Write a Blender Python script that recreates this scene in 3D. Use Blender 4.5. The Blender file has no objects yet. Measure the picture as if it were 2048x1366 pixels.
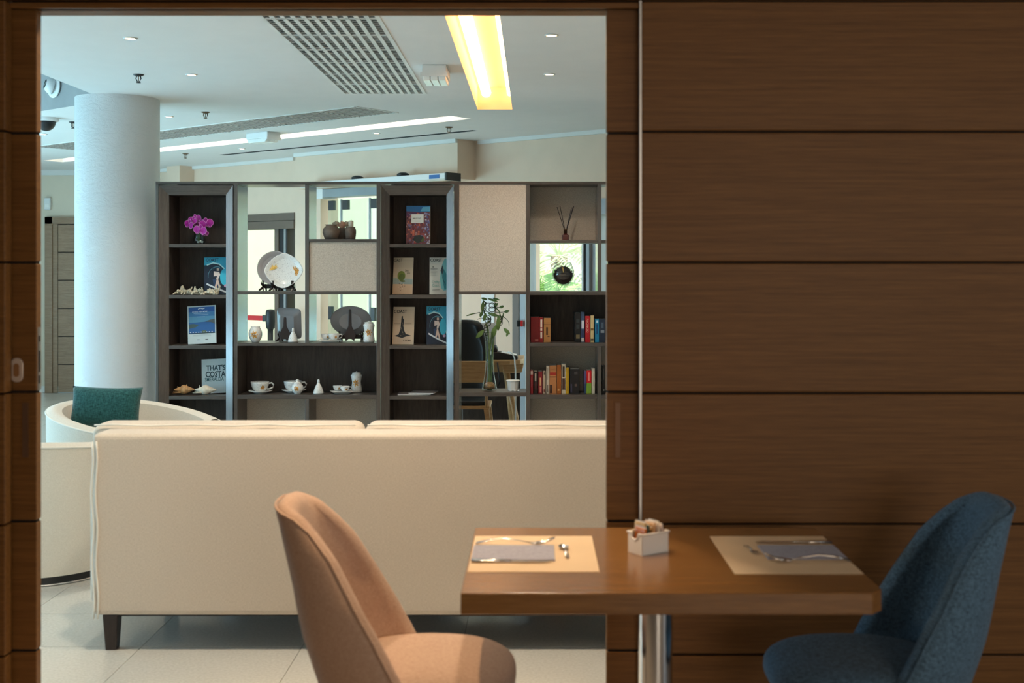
import bpy, bmesh, math, random
from mathutils import Vector, Matrix
from mathutils.geometry import tessellate_polygon
random.seed(7)
SC = bpy.context.scene
COL = SC.collection
PI = math.pi
# ---------------------------------------------------------------- camera (photo frame 2048 x 1366)
F, PX, PY, EYE = 2400.0, 1068.0, 541.0, 1.5
cam_d = bpy.data.cameras.new('camera'); cam = bpy.data.objects.new('camera', cam_d); COL.objects.link(cam)
cam.location = (0, 0, EYE); cam.rotation_euler = (PI/2, 0, 0)
cam_d.sensor_width = 36; cam_d.lens = F/2048*36
cam_d.shift_x = (1024-PX)/2048; cam_d.shift_y = -(683-PY)/2048
cam_d.clip_start = .05; cam_d.clip_end = 200
cam_d.dof.use_dof = True; cam_d.dof.focus_distance = 8.3; cam_d.dof.aperture_fstop = 3.6
SC.camera = cam
SC.view_settings.view_transform = 'Standard'; SC.view_settings.look = 'None'
SC.view_settings.gamma = 1; SC.view_settings.use_curve_mapping = False
SC.view_settings.exposure = 0.45
def S(r, g, b):
    return tuple(((c/255)/12.92 if c/255 <= .04045 else ((c/255+.055)/1.055)**2.4) for c in (r, g, b))
# ---------------------------------------------------------------- sky
wd = bpy.data.worlds.new('sky'); SC.world = wd; wd.use_nodes = True
bg = wd.node_tree.nodes['Background']; bg.inputs[0].default_value = (.80, .93, 1, 1); bg.inputs[1].default_value = 1.9
# ---------------------------------------------------------------- sun and daylight
sd = bpy.data.lights.new('sun', 'SUN'); sd.energy = 5.0; sd.angle = .01; sd.color = (1, .95, .86)
so = bpy.data.objects.new('sun', sd); COL.objects.link(so); so.rotation_euler = (math.radians(38), math.radians(12), math.radians(-25))
def area(name, loc, rot, sx, sy, power, color):
    l = bpy.data.lights.new(name, 'AREA'); l.shape = 'RECTANGLE'; l.size = sx; l.size_y = sy; l.energy = power; l.color = color
    o = bpy.data.objects.new(name, l); COL.objects.link(o); o.location = loc; o.rotation_euler = rot
    return o
def spot(name, loc, rot, power, color, ang, blend=.5, rad=.05):
    l = bpy.data.lights.new(name, 'SPOT'); l.energy = power; l.color = color; l.spot_size = math.radians(ang); l.spot_blend = blend; l.shadow_soft_size = rad
    o = bpy.data.objects.new(name, l); COL.objects.link(o); o.location = loc; o.rotation_euler = rot
    return o
# daylight through the lobby's window wall (left of the frame), the entrance glazing and the dining room's windows, plus an added fill
area('daylight_lobby_window', (-6.93, 7.9, 1.3), (0, -PI/2, 0), 2.2, 7.6, 78, (.38, .74, 1.0))
area('added_ceiling_fill', (-6.9, 7.9, .55), (0, -PI/2-.75, 0), .8, 7.6, 122, (.33, .74, 1.0))  # added upward-tilted fill that brightens the lobby ceiling
area('daylight_dining_window', (2.2, -4.4, 1.55), (PI/2, 0, 0), 2.8, 2.0, 62, (1.0, .84, .66))
area('daylight_dining_side_window', (4.4, 1.0, 1.6), (0, PI/2, 0), 1.8, 2.6, 17, (.80, .92, 1.0))
# ---------------------------------------------------------------- helpers
def P(x, y, d): return Vector(((x-PX)/F*d, d, EYE+(PY-y)/F*d))
def X_at(x, d): return (x-PX)/F*d
def Z_at(y, d): return EYE+(PY-y)/F*d
class MB:
    def __init__(s): s.v = []; s.f = []
    def add(s, v, f):
        o = len(s.v); s.v += [tuple(p) for p in v]; s.f += [tuple(i+o for i in q) for q in f]; return s
    def box(s, x0, x1, y0, y1, z0, z1):
        return s.add([(x0,y0,z0),(x1,y0,z0),(x1,y1,z0),(x0,y1,z0),(x0,y0,z1),(x1,y0,z1),(x1,y1,z1),(x0,y1,z1)],
                     [(0,3,2,1),(4,5,6,7),(0,1,5,4),(1,2,6,5),(2,3,7,6),(3,0,4,7)])
    def hexa(s, p): # 8 points: bottom 4, top 4
        return s.add(p, [(0,3,2,1),(4,5,6,7),(0,1,5,4),(1,2,6,5),(2,3,7,6),(3,0,4,7)])
    def lathe(s, prof, n=28, c=(0,0,0), a0=0, a1=2*PI):
        full = abs(a1-a0-2*PI) < 1e-6; m = n if full else n+1
        v = []; f = []
        for r, z in prof:
            for i in range(m):
                a = a0+(a1-a0)*i/n
                v.append((c[0]+max(r, 1e-5)*math.cos(a), c[1]+max(r, 1e-5)*math.sin(a), c[2]+z))
        for k in range(len(prof)-1):
            for i in range(n):
                j = (i+1) % m
                f.append((k*m+i, k*m+j, (k+1)*m+j, (k+1)*m+i))
        if full:
            if prof[0][0] > 1e-4: f.append(tuple(reversed(range(m))))
            if prof[-1][0] > 1e-4: f.append(tuple(range((len(prof)-1)*m, len(prof)*m)))
        return s.add(v, f)
    def tube(s, pts, r, n=8, flat=1.0):
        pts = [Vector(p) for p in pts]; rs = r if isinstance(r, (list, tuple)) else [r]*len(pts)
        v = []; f = []; up = Vector((0, 0, 1))
        for k, p in enumerate(pts):
            t = (pts[min(k+1, len(pts)-1)]-pts[max(k-1, 0)])
            t = t.normalized() if t.length > 1e-9 else Vector((0, 0, 1))
            a = up if abs(t.z) < .92 else Vector((1, 0, 0))
            u = t.cross(a).normalized(); w = u.cross(t).normalized()
            for i in range(n):
                q = 2*PI*i/n
                v.append(p+u*(rs[k]*math.cos(q))+w*(rs[k]*flat*math.sin(q)))
        for k in range(len(pts)-1):
            for i in range(n):
                j = (i+1) % n; f.append((k*n+i, k*n+j, (k+1)*n+j, (k+1)*n+i))
        f.append(tuple(reversed(range(n)))); f.append(tuple(range((len(pts)-1)*n, len(pts)*n)))
        return s.add(v, f)
    def prism(s, pts, ax, h0, h1): # polygon extruded along axis 'x','y','z'
        n = len(pts)
        def q(a, b, h): return (h, a, b) if ax == 'x' else ((a, h, b) if ax == 'y' else (a, b, h))
        v = [q(a, b, h0) for a, b in pts]+[q(a, b, h1) for a, b in pts]
        f = [tuple(reversed(range(n))), tuple(range(n, 2*n))]+[(i, (i+1) % n, n+(i+1) % n, n+i) for i in range(n)]
        return s.add(v, f)
    def grid(s, fn, nu, nv, closeu=False):
        m = nu if closeu else nu+1
        v = [fn(i/nu, j/nv) for j in range(nv+1) for i in range(m)]
        f = [(j*m+i, j*m+(i+1) % m, (j+1)*m+(i+1) % m, (j+1)*m+i) for j in range(nv) for i in range(nu)]
        return s.add(v, f)
    def ball(s, c, r, nu=12, nv=8, sc=(1,1,1)):
        pr = [(math.sin(PI*k/nv), -math.cos(PI*k/nv)) for k in range(nv+1)]
        t = MB().lathe(pr, nu)
        return s.add([(c[0]+r*sc[0]*x, c[1]+r*sc[1]*y, c[2]+r*sc[2]*z) for x, y, z in t.v], t.f)
    def xf(s, m):
        s.v = [tuple(m @ Vector(p)) for p in s.v]; return s
def mesh_of(name, mb, mt, smooth=False, fix=True):
    me = bpy.data.meshes.new(name); me.from_pydata(mb.v, [], mb.f)
    if fix:
        bm = bmesh.new(); bm.from_mesh(me); bmesh.ops.recalc_face_normals(bm, faces=bm.faces); bm.to_mesh(me); bm.free()
    if smooth:
        for p in me.polygons: p.use_smooth = True
    me.materials.append(mt)
    return me
def mk(name, mb, mt, parent=None, loc=None, rz=0, smooth=False, bevel=0, sub=0, seg=2, fix=True, auto=None):
    o = bpy.data.objects.new(name, mesh_of(name, mb, mt, smooth or auto is not None, fix)); COL.objects.link(o)
    if parent: o.parent = parent
    if loc is not None: o.location = loc
    if rz: o.rotation_euler = (0, 0, rz)
    if bevel:
        b = o.modifiers.new('edge', 'BEVEL'); b.width = bevel; b.segments = seg; b.limit_method = 'ANGLE'; b.angle_limit = .6
    if sub:
        u = o.modifiers.new('soft', 'SUBSURF'); u.levels = sub; u.render_levels = sub
    if auto is not None:
        me = o.data
        bm = bmesh.new(); bm.from_mesh(me)
        for e in bm.edges:
            if len(e.link_faces) == 2 and e.calc_face_angle(0) > auto: e.smooth = False
        bm.to_mesh(me); bm.free()
    return o
def tag(o, label, cat, group=None, kind=None):
    o['label'] = label; o['category'] = cat
    if group: o['group'] = group
    if kind: o['kind'] = kind
    return o
def thing(name, label, cat, loc=(0,0,0), rz=0, group=None):
    o = bpy.data.objects.new(name, None); COL.objects.link(o); o.location = loc; o.rotation_euler = (0, 0, rz); o.empty_display_size = .1
    return tag(o, label, cat, group)
def struct(name, mb, mt, label=None, parent=None, **k):
    o = mk(name, mb, mt, parent, **k)
    if not parent: o['kind'] = 'structure'
    if label: o['label'] = label
    return o
def dup(o, parent=None):
    c = o.copy(); COL.objects.link(c); c.parent = parent
    for ch in o.children: dup(ch, c)
    return c
_TXT = {}
def text_mb(body, size, bold=0):
    cu = bpy.data.curves.new('lettering', 'FONT'); cu.body = body; cu.size = size; cu.resolution_u = 2; cu.offset = size*bold
    ob = bpy.data.objects.new('lettering', cu); COL.objects.link(ob)
    dg = bpy.context.evaluated_depsgraph_get(); me = bpy.data.meshes.new_from_object(ob.evaluated_get(dg))
    mb = MB().add([v.co[:] for v in me.vertices], [tuple(p.vertices) for p in me.polygons])
    bpy.data.objects.remove(ob); bpy.data.curves.remove(cu); bpy.data.meshes.remove(me)
    return mb
# ---------------------------------------------------------------- materials
def node_mat(name):
    m = bpy.data.materials.new(name); m.use_nodes = True; nt = m.node_tree
    return m, nt, nt.nodes['Principled BSDF']
def N(nt, t, **k):
    n = nt.nodes.new(t)
    for a, b in k.items():
        if a.startswith('i_'): n.inputs[int(a[2:])].default_value = b
        else: setattr(n, a, b)
    return n
def coords(nt, scale=(1,1,1), kind='Object', rot=(0,0,0)):
    tc = N(nt, 'ShaderNodeTexCoord'); mp = N(nt, 'ShaderNodeMapping'); mp.inputs['Scale'].default_value = scale; mp.inputs['Rotation'].default_value = rot
    nt.links.new(tc.outputs[kind], mp.inputs[0]); return mp.outputs[0]
def ramp(nt, fac, stops):
    r = N(nt, 'ShaderNodeValToRGB'); nt.links.new(fac, r.inputs[0]); e = r.color_ramp.elements
    while len(e) > len(stops): e.remove(e[-1])
    while len(e) < len(stops): e.new(.5)
    for q, (p, c) in zip(e, stops): q.position = p; q.color = (*c[:3], 1)
    return r.outputs[0]
def bump(nt, bs, h, strength, dist=.01):
    b = N(nt, 'ShaderNodeBump'); b.inputs['Strength'].default_value = strength; b.inputs['Distance'].default_value = dist
    nt.links.new(h, b.inputs['Height']); nt.links.new(b.outputs[0], bs.inputs['Normal'])
def plain(name, col, rough=.5, metal=0, spec=.5, var=.06, scale=6, bmp=0, bscale=80, coat=0):
    m, nt, bs = node_mat(name)
    bs.inputs['Roughness'].default_value = rough; bs.inputs['Metallic'].default_value = metal; bs.inputs['Specular IOR Level'].default_value = spec
    bs.inputs['Coat Weight'].default_value = coat; bs.inputs['Coat Roughness'].default_value = .15
    nz = N(nt, 'ShaderNodeTexNoise'); nz.inputs['Scale'].default_value = scale; nz.inputs['Detail'].default_value = 3
    nt.links.new(coords(nt), nz.inputs['Vector'])
    nt.links.new(ramp(nt, nz.outputs[0], [(.3, [c*(1-var) for c in col]), (.7, [min(1, c*(1+var)) for c in col])]), bs.inputs['Base Color'])
    if bmp:
        n2 = N(nt, 'ShaderNodeTexNoise'); n2.inputs['Scale'].default_value = bscale; n2.inputs['Detail'].default_value = 4
        nt.links.new(coords(nt), n2.inputs['Vector']); bump(nt, bs, n2.outputs[0], bmp)
    return m
def wood(name, dark, light, scale=(1.2, 30, 30), rough=.42, bmp=.12, spec=.4, coat=0):
    m, nt, bs = node_mat(name); bs.inputs['Roughness'].default_value = rough; bs.inputs['Specular IOR Level'].default_value = spec
    bs.inputs['Coat Weight'].default_value = coat; bs.inputs['Coat Roughness'].default_value = .12
    co = coords(nt, scale)
    n1 = N(nt, 'ShaderNodeTexNoise'); n1.inputs['Scale'].default_value = 3; n1.inputs['Detail'].default_value = 6; n1.inputs['Roughness'].default_value = .62; n1.inputs['Distortion'].default_value = .5
    nt.links.new(co, n1.inputs['Vector'])
    co2 = coords(nt, tuple(s*5 for s in scale)); n2 = N(nt, 'ShaderNodeTexNoise'); n2.inputs['Scale'].default_value = 3; n2.inputs['Detail'].default_value = 3
    nt.links.new(co2, n2.inputs['Vector'])
    mx = N(nt, 'ShaderNodeMath', operation='MULTIPLY_ADD'); nt.links.new(n2.outputs[0], mx.inputs[0]); mx.inputs[1].default_value = .35; 
    ml = N(nt, 'ShaderNodeMath', operation='MULTIPLY'); nt.links.new(n1.outputs[0], ml.inputs[0]); ml.inputs[1].default_value = .65
    nt.links.new(ml.outputs[0], mx.inputs[2])
    nt.links.new(ramp(nt, mx.outputs[0], [(.36, dark), (.5, [(a+b)/2 for a, b in zip(dark, light)]), (.64, light)]), bs.inputs['Base Color'])
    bump(nt, bs, mx.outputs[0], bmp, .004)
    return m
def fabric(name, c1, c2, scale=220, bmp=.35, sheen=.2, rough=.95, big=2.0):
    m, nt, bs = node_mat(name); bs.inputs['Roughness'].default_value = rough; bs.inputs['Specular IOR Level'].default_value = .15
    bs.inputs['Sheen Weight'].default_value = sheen; bs.inputs['Sheen Roughness'].default_value = .5
    co = coords(nt)
    a = N(nt, 'ShaderNodeTexNoise'); a.inputs['Scale'].default_value = scale; a.inputs['Detail'].default_value = 2
    ca = coords(nt, (1, 1, .25)); nt.links.new(ca, a.inputs['Vector'])
    b = N(nt, 'ShaderNodeTexNoise'); b.inputs['Scale'].default_value = scale; b.inputs['Detail'].default_value = 2
    cb = coords(nt, (.25, .25, 1)); nt.links.new(cb, b.inputs['Vector'])
    ad = N(nt, 'ShaderNodeMath', operation='ADD'); nt.links.new(a.outputs[0], ad.inputs[0]); nt.links.new(b.outputs[0], ad.inputs[1])
    hf = N(nt, 'ShaderNodeMath', operation='MULTIPLY'); nt.links.new(ad.outputs[0], hf.inputs[0]); hf.inputs[1].default_value = .5
    nt.links.new(ramp(nt, hf.outputs[0], [(.36, c1), (.64, c2)]), bs.inputs['Base Color'])
    bump(nt, bs, hf.outputs[0], bmp, .002)
    return m
def glass(name, tint=(.96, .99, .98), ior=1.35, rough=.02, edge=(4, .6)):
    m = bpy.data.materials.new(name); m.use_nodes = True; nt = m.node_tree; nt.nodes.remove(nt.nodes['Principled BSDF'])
    out = nt.nodes['Material Output']; tr = N(nt, 'ShaderNodeBsdfTransparent'); tr.inputs[0].default_value = (*tint, 1)
    gl = N(nt, 'ShaderNodeBsdfGlossy'); gl.inputs['Roughness'].default_value = rough
    lw_ = N(nt, 'ShaderNodeLayerWeight'); pw = N(nt, 'ShaderNodeMath', operation='POWER'); nt.links.new(lw_.outputs['Facing'], pw.inputs[0]); pw.inputs[1].default_value = edge[0]
    fr = N(nt, 'ShaderNodeMath', operation='MULTIPLY_ADD'); nt.links.new(pw.outputs[0], fr.inputs[0]); fr.inputs[1].default_value = edge[1]; fr.inputs[2].default_value = (ior-1)**2*.3
    mx = N(nt, 'ShaderNodeMixShader'); nt.links.new(fr.outputs[0], mx.inputs[0]); nt.links.new(tr.outputs[0], mx.inputs[1]); nt.links.new(gl.outputs[0], mx.inputs[2]); nt.links.new(mx.outputs[0], out.inputs[0])
    return m
def emit(name, col, st):
    m, nt, bs = node_mat(name); bs.inputs['Base Color'].default_value = (*col, 1); bs.inputs['Emission Color'].default_value = (*col, 1); bs.inputs['Emission Strength'].default_value = st
    return m
M = {}
M['oak'] = wood('stained_oak', (.128, .054, .0125), (.215, .098, .027), (.8, 30, 30), rough=.46, spec=.30)
M['oak_table'] = wood('table_oak', (.175, .072, .017), (.275, .127, .034), (1.0, 22, 22), rough=.24, bmp=.05, spec=.5, coat=.25)
M['groove'] = plain('groove_shadow_gap', (.012, .006, .003), .8)
M['alu'] = plain('brushed_aluminium', (.50, .50, .50), .38, 1)
M['chrome'] = plain('polished_steel', (.80, .80, .80), .12, 1, var=.01)
M['bronze'] = plain('bronze_pull', (.16, .09, .055), .45, .5)
M['white_wall'] = plain('white_paint', (.74, .73, .70), .8, var=.015)
M['beige_wall'] = plain('beige_paint', (.78, .60, .46), .8, var=.02)
M['ceiling'] = plain('ceiling_paint', (.80, .80, .79), .85, var=.012)
M['cornice'] = plain('white_cornice', (.76, .74, .70), .6, var=.01)
M['dining_wall'] = plain('dining_wall_paint', (.50, .40, .30), .8)
M['dark_floor'] = plain('dining_floor', (.30, .26, .22), .4)
M['sofa'] = fabric('sofa_linen', (.585, .50, .41), (.69, .60, .505), 420, bmp=.25)
M['tub'] = fabric('tub_chair_linen', (.68, .63, .545), (.77, .72, .635), 420, bmp=.2)
M['piping'] = plain('white_piping', (.80, .77, .70), .8)
M['teal'] = fabric('teal_chenille', (.009, .052, .054), (.035, .14, .14), 200, bmp=.8, sheen=.25)
M['pink'] = fabric('rose_beige_fabric', (.44, .29, .21), (.56, .39, .295), 420, sheen=.1, bmp=.2)
M['blue'] = fabric('denim_blue_fabric', (.040, .070, .105), (.135, .245, .36), 380, bmp=.5, sheen=.12)
M['dark_leg'] = wood('dark_wenge', (.018, .010, .008), (.04, .025, .02), (20, 20, 2), rough=.35)
M['black'] = plain('black_plastic', (.012, .012, .013), .45)
M['white_plastic'] = plain('white_plastic', (.78, .79, .78), .4, var=.01)
M['glass'] = glass('clear_glass', (.90, .93, .92), 1.35, edge=(3.0, .7))
M['pane'] = glass('window_glass', (.96, .985, .97), 1.3)
M['led'] = emit('warm_led', (1, .66, .36), 4.2); M['led_pale'] = emit('pale_warm_led', (1, .84, .62), 5)
M['lamp'] = emit('lamp_disc', (1, .86, .62), 5)
M['shelf'] = wood('taupe_veneer', (.058, .047, .041), (.098, .082, .072), (30, 30, 1.6), rough=.17, bmp=.02, spec=.85)
M['shelf_h'] = wood('taupe_veneer_horizontal', (.058, .047, .041), (.098, .082, .072), (1.6, 30, 30), rough=.32, bmp=.05, spec=.5)
M['shelf_back'] = wood('dark_veneer_back', (.026, .017, .013), (.058, .041, .033), (9, 9, 1.1), rough=.55, bmp=.04)
M['linen'] = fabric('woven_linen_panel', (.42, .37, .31), (.62, .56, .485), 420, bmp=.4)
M['frame_brown'] = plain('brown_metal_frame', (.16, .115, .085), .5)
M['frame_grey'] = plain('grey_metal_frame', (.36, .40, .43), .4)
M['wood_light'] = wood('light_beech', (.42, .24, .10), (.58, .36, .17), (1.5, 18, 18), rough=.4)
# ================================================================ the setting
WY = 3.70                                     # front of the panelled wall
ROWS = [0, .3143, .7178, 1.1213, 1.5248, 1.9283, 2.3318, 2.75]
# ---- floors
TX, TY = .64, .456
m, nt, bs = node_mat('floor_tile'); bs.inputs['Roughness'].default_value = .16; bs.inputs['Specular IOR Level'].default_value = .5
_n = N(nt, 'ShaderNodeTexNoise'); _n.inputs['Scale'].default_value = 90; _n.inputs['Detail'].default_value = 4; nt.links.new(coords(nt), _n.inputs['Vector'])
nt.links.new(ramp(nt, _n.outputs[0], [(.3, (.56, .54, .49)), (.7, (.68, .66, .61))]), bs.inputs['Base Color']); M['tile'] = m
m, nt, bs = node_mat('floor_tiled_beyond'); bs.inputs['Roughness'].default_value = .18
_b = N(nt, 'ShaderNodeTexBrick'); _b.offset = 0; _b.inputs['Scale'].default_value = 1; _b.inputs['Mortar Size'].default_value = .003; _b.inputs['Brick Width'].default_value = TX; _b.inputs['Row Height'].default_value = TY
_b.inputs['Color1'].default_value = _b.inputs['Color2'].default_value = (.62, .60, .55, 1); _b.inputs['Mortar'].default_value = (.34, .31, .27, 1)
_tc = N(nt, 'ShaderNodeTexCoord'); _mp = N(nt, 'ShaderNodeMapping'); _mp.inputs['Location'].default_value = (1.565-TX*.0, -4.784, 0)
nt.links.new(_tc.outputs['Object'], _mp.inputs[0]); nt.links.new(_mp.outputs[0], _b.inputs['Vector']); nt.links.new(_b.outputs[0], bs.inputs['Base Color']); M['tile_far'] = m
floor = struct('floor', MB().box(-7.2, 5.2, 3.74, 16, -.12, -.004), M['tile_far'], 'pale glossy stone tile floor of the lobby')
tile_me = mesh_of('floor_tile', MB().box(.0015, TX-.0015, .0015, TY-.0015, -.004, 0), M['tile'])
for i in range(-6, 4):
    for j in range(-2, 15):
        x0 = -1.565+i*TX; y0 = 4.784+j*TY
        xs = [X_at(0, 1)*0+PX+F*q/(y0+a) for q in (x0, x0+TX) for a in (0, TY)]
        if max(xs) < 60 or min(xs) > 1240 or (y0 > 6.4 and min(xs) > 500) or y0 < 3.75: continue
        o = bpy.data.objects.new('floor_tile', tile_me); COL.objects.link(o); o.parent = floor; o.location = (x0, y0, 0)
struct('floor_dining', MB().box(-4.6, 4.6, -4.6, 3.74, -.12, 0), M['dark_floor'], 'brown floor of the dining room')
# ---- dining room shell
struct('wall_back', MB().box(-4.6, 4.6, -4.7, -4.55, 0, 2.75), M['dining_wall'])
struct('wall_dining_left', MB().box(-4.7, -4.6, -4.6, 3.70, 0, 2.75), M['dining_wall'])
struct('wall_dining_right', MB().box(4.6, 4.7, -4.6, 3.70, 0, 2.75), M['dining_wall'])
struct('ceiling_dining', MB().box(-4.7, 4.7, -4.7, 3.73, 2.75, 2.9), M['ceiling'])
# ---- panelled wall with the sliding-door opening
def planks(parent, x0, x1, y0, y1, rows, mt, gap=.003):
    for a, b in zip(rows[:-1], rows[1:]):
        mk('plank', MB().box(x0, x1, y0, y1, a+gap, b-gap), mt, parent, bevel=.004)
XL, XR, HZ = -1.622, .326, 2.312
wr = struct('wall_right', MB().box(XR+.012, 4.6, WY+.012, WY+.03, 0, 2.75), M['groove'], 'wall of wide stained oak boards with dark joints behind the table')
planks(wr, XR+.006, 4.6, WY, WY+.016, ROWS, M['oak'])
mk('edge_strip', MB().box(XR-.001, XR+.006, WY-.003, WY+.03, 0, HZ+.02), M['alu'], wr)['label'] = 'slim pale metal strip along the wall edge'
wl = struct('wall_left', MB().box(-4.6, XL-.012, WY+.012, WY+.03, 0, 2.75), M['groove'], 'stained oak boards left of the sliding door')
planks(wl, -4.6, XL, WY-.02, WY+.03, ROWS, M['oak'])
hd = struct('trim_1', MB().box(XL, XR, WY+.03, WY+.05, HZ, 2.75), M['groove'], 'stained oak header above the sliding doors')
mk('header_board', MB().box(XL, XR+.006, WY-.004, WY+.03, HZ+.024, 2.75), M['oak'], hd, bevel=.004)
mk('header_lip', MB().box(XL, XR+.006, WY+.012, WY+.13, HZ, HZ+.018), M['oak'], hd, bevel=.003)
struct('wall_lobby_front_right', MB().box(XR+.0, 5.2, 3.80, 3.85, 0, 2.9), M['white_wall'])
struct('wall_lobby_front_left', MB().box(-7.2, XL-.0, 3.80, 3.85, 0, 2.9), M['white_wall'])
struct('wall_lobby_front_top', MB().box(XL, XR, 3.83, 3.85, HZ+.02, 2.9), M['white_wall'])
# ---- sliding door leaves
def leaf(n, x0, x1, lab):
    d = struct('door_%d' % n, MB().box(x0+.004, x1-.004, WY+.046, WY+.072, .012, HZ+.01), M['groove'], lab)
    for a, b in zip(ROWS[:-2], ROWS[1:-1]):
        mk('door_panel', MB().box(x0, x1, WY+.040, WY+.078, max(a, .01)+.004, min(b, HZ+.02)-.004), M['oak'], d, bevel=.003)
    return d
d1 = leaf(1, -2.30, -1.5506, 'stained oak sliding door leaf with oval keyhole plate and flush pull')
d2 = leaf(2, .226, 1.0, 'stained oak sliding door leaf partly slid into the right wall')
DY = WY+.040
for d, xa, xb in ((d1, 43, 60), (d2, 1228, 1243)):
    a, b = X_at(xa, DY), X_at(xb, DY); z0, z1 = Z_at(917, DY), Z_at(803, DY)
    pl = mk('pull_frame', MB().box(a, b, DY-.002, DY+.002, z0, z1), M['oak'], d)
    mk('pull_recess', MB().box(a+.004, b-.004, DY-.0035, DY+.001, z0+.004, z1-.004), M['bronze'], pl)
# oval keyhole escutcheon and edge lock
cx, cz = X_at(35, DY), Z_at(740, DY)
def stadium(w, h, n=10):
    r = w/2; return [(r*math.cos(a), (h/2-r)+r*math.sin(a)) for a in [PI*i/n for i in range(n+1)]]+[(r*math.cos(a), -(h/2-r)+r*math.sin(a)) for a in [PI+PI*i/n for i in range(n+1)]]
es = mk('keyhole_plate', MB().prism([(cx+a, cz+b) for a, b in stadium(.040, .076)], 'y', DY-.008, DY), plain('satin_nickel', (.62, .52, .45), .4, .3), d1, bevel=.003)
es['label'] = 'oval brushed metal keyhole plate'
mk('keyhole', MB().prism([(cx+a, cz+b) for a, b in stadium(.017, .042)], 'y', DY-.0095, DY-.004), plain('keyhole_brass', (.34, .17, .07), .4, .4), es)
lk = mk('lock_plate', MB().box(-1.552, -1.5492, DY+.008, DY+.028, Z_at(782, DY), Z_at(655, DY)), M['alu'], d1)
for ya, yb in ((672, 684), (702, 745), (752, 768)):
    mk('latch_slot', MB().box(-1.551, -1.5480, DY+.013, DY+.023, Z_at(yb, DY), Z_at(ya, DY)), M['black'], lk)
# ---- lobby ceiling with light troughs, grilles and a raised recess
CH = 2.73
U = Vector((.78, -.626)).normalized(); NV = Vector((.626, .78)).normalized()   # along / towards the skewed back wall
def cp(x, y):                                  # a ceiling point seen at a pixel
    d = (CH-EYE)*F/(PY-y); return Vector(((x-PX)/F*d, d))
M['cream_wall'] = plain('cream_paint', (.76, .66, .52), .8, var=.015)
def skew_rect(p, length, width):               # p: near right corner; runs left along -U, width along NV
    return [p, p-U*length, p-U*length+NV*width, p+NV*width]
trough = [Vector(q) for q in ((-.431, 5.72), (-.165, 5.72), (-.165, 9.17), (-.431, 9.17))]
cove = skew_rect(Vector((-.66, 9.55)), 6.2, .24)
slot = skew_rect(Vector((-.54, 10.51)), 3.6, .07)
gr1 = [Vector(q) for q in ((-1.32, 4.6), (-.76, 4.6), (-.76, 8.34), (-1.32, 8.34))]
gr2 = skew_rect(Vector((-1.34, 9.0)), 4.62, .445)
c0 = Vector((-3.42, 8.95)); rx = -3.08
apex = c0+U*((rx-c0.x)/U.x); lft = c0-U*((c0.x+6.6)/U.x)
recess = [Vector((rx, 4.4)), apex, lft, Vector((-6.6, 4.4))]
outer = [Vector(q) for q in ((-7.2, 3.82), (5.2, 3.82), (5.2, 7.05), (-4.73, 15.02), (-7.2, 15.02))]
polys = [outer, trough, cove, slot, recess, gr1, gr2]
flat = [Vector((p.x, p.y, 0)) for q in polys for p in q]
tri = tessellate_polygon([[Vector((p.x, p.y, 0)) for p in q] for q in polys])
mb = MB(); mb.add([(p.x, p.y, CH) for p in flat], tri)
ceil = struct('ceiling', mb, M['ceiling'], 'pale painted lobby ceiling with recessed troughs', fix=False)
struct('ceiling_slab', MB().prism([(-7.3, 3.7), (5.3, 3.7), (5.3, 6.97), (-4.7, 15.05), (-7.3, 15.05)], 'z', 3.25, 3.4), M['ceiling'])
def pit(name, poly, h, mt, parent, top=True):
    n = len(poly); v = [(p.x, p.y, CH) for p in poly]+[(p.x, p.y, CH+h) for p in poly]
    f = [(i, (i+1) % n, n+(i+1) % n, n+i) for i in range(n)]
    if top: f.append(tuple(range(n, 2*n)))
    return mk(name, MB().add(v, f), mt, parent, fix=False)
M['trough'] = plain('trough_warm_white', (.82, .64, .42), .7, var=.02)
pit('recess_lining', recess, .40, plain('recess_shade_grey', (.33, .335, .34), .8), ceil)  # shade of the deep recess put into the lining's grey
pit('slot_lining', slot, .08, M['black'], ceil)
pit('grille_void', gr1, .25, M['black'], ceil); pit('grille_void', gr2, .25, M['black'], ceil)
def light_trough(name, label, poly, h, leds, lm='led', tm='trough'):
    t = thing(name, label, 'ceiling light', (poly[0].x, poly[0].y, CH), group='recessed light troughs in the lobby ceiling')
    t.location = (0, 0, 0)
    pit('trough_lining', poly, h, M[tm], t)
    for a, b, r in leds:
        mk('led_tube', MB().tube([a, b], r, 10), M[lm], t, smooth=True)
    return t
lt = light_trough('light_trough', 'short wide ceiling trough glowing warm yellow', trough, .17,
    [((-.365, 5.725, CH+.128), (-.365, 9.165, CH+.128), .038), ((-.187, 5.725, CH+.120), (-.187, 9.165, CH+.120), .019)])
a0, b0 = cove[0], cove[1]
lt2 = light_trough('light_trough', 'long thin glowing ceiling trough running along the back wall', cove, .12,
    [((*(a0-U*.1+NV*.17), CH+.07), (*(b0+U*.1+NV*.17), CH+.07), .022)], 'led_pale', 'ceiling')
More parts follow.
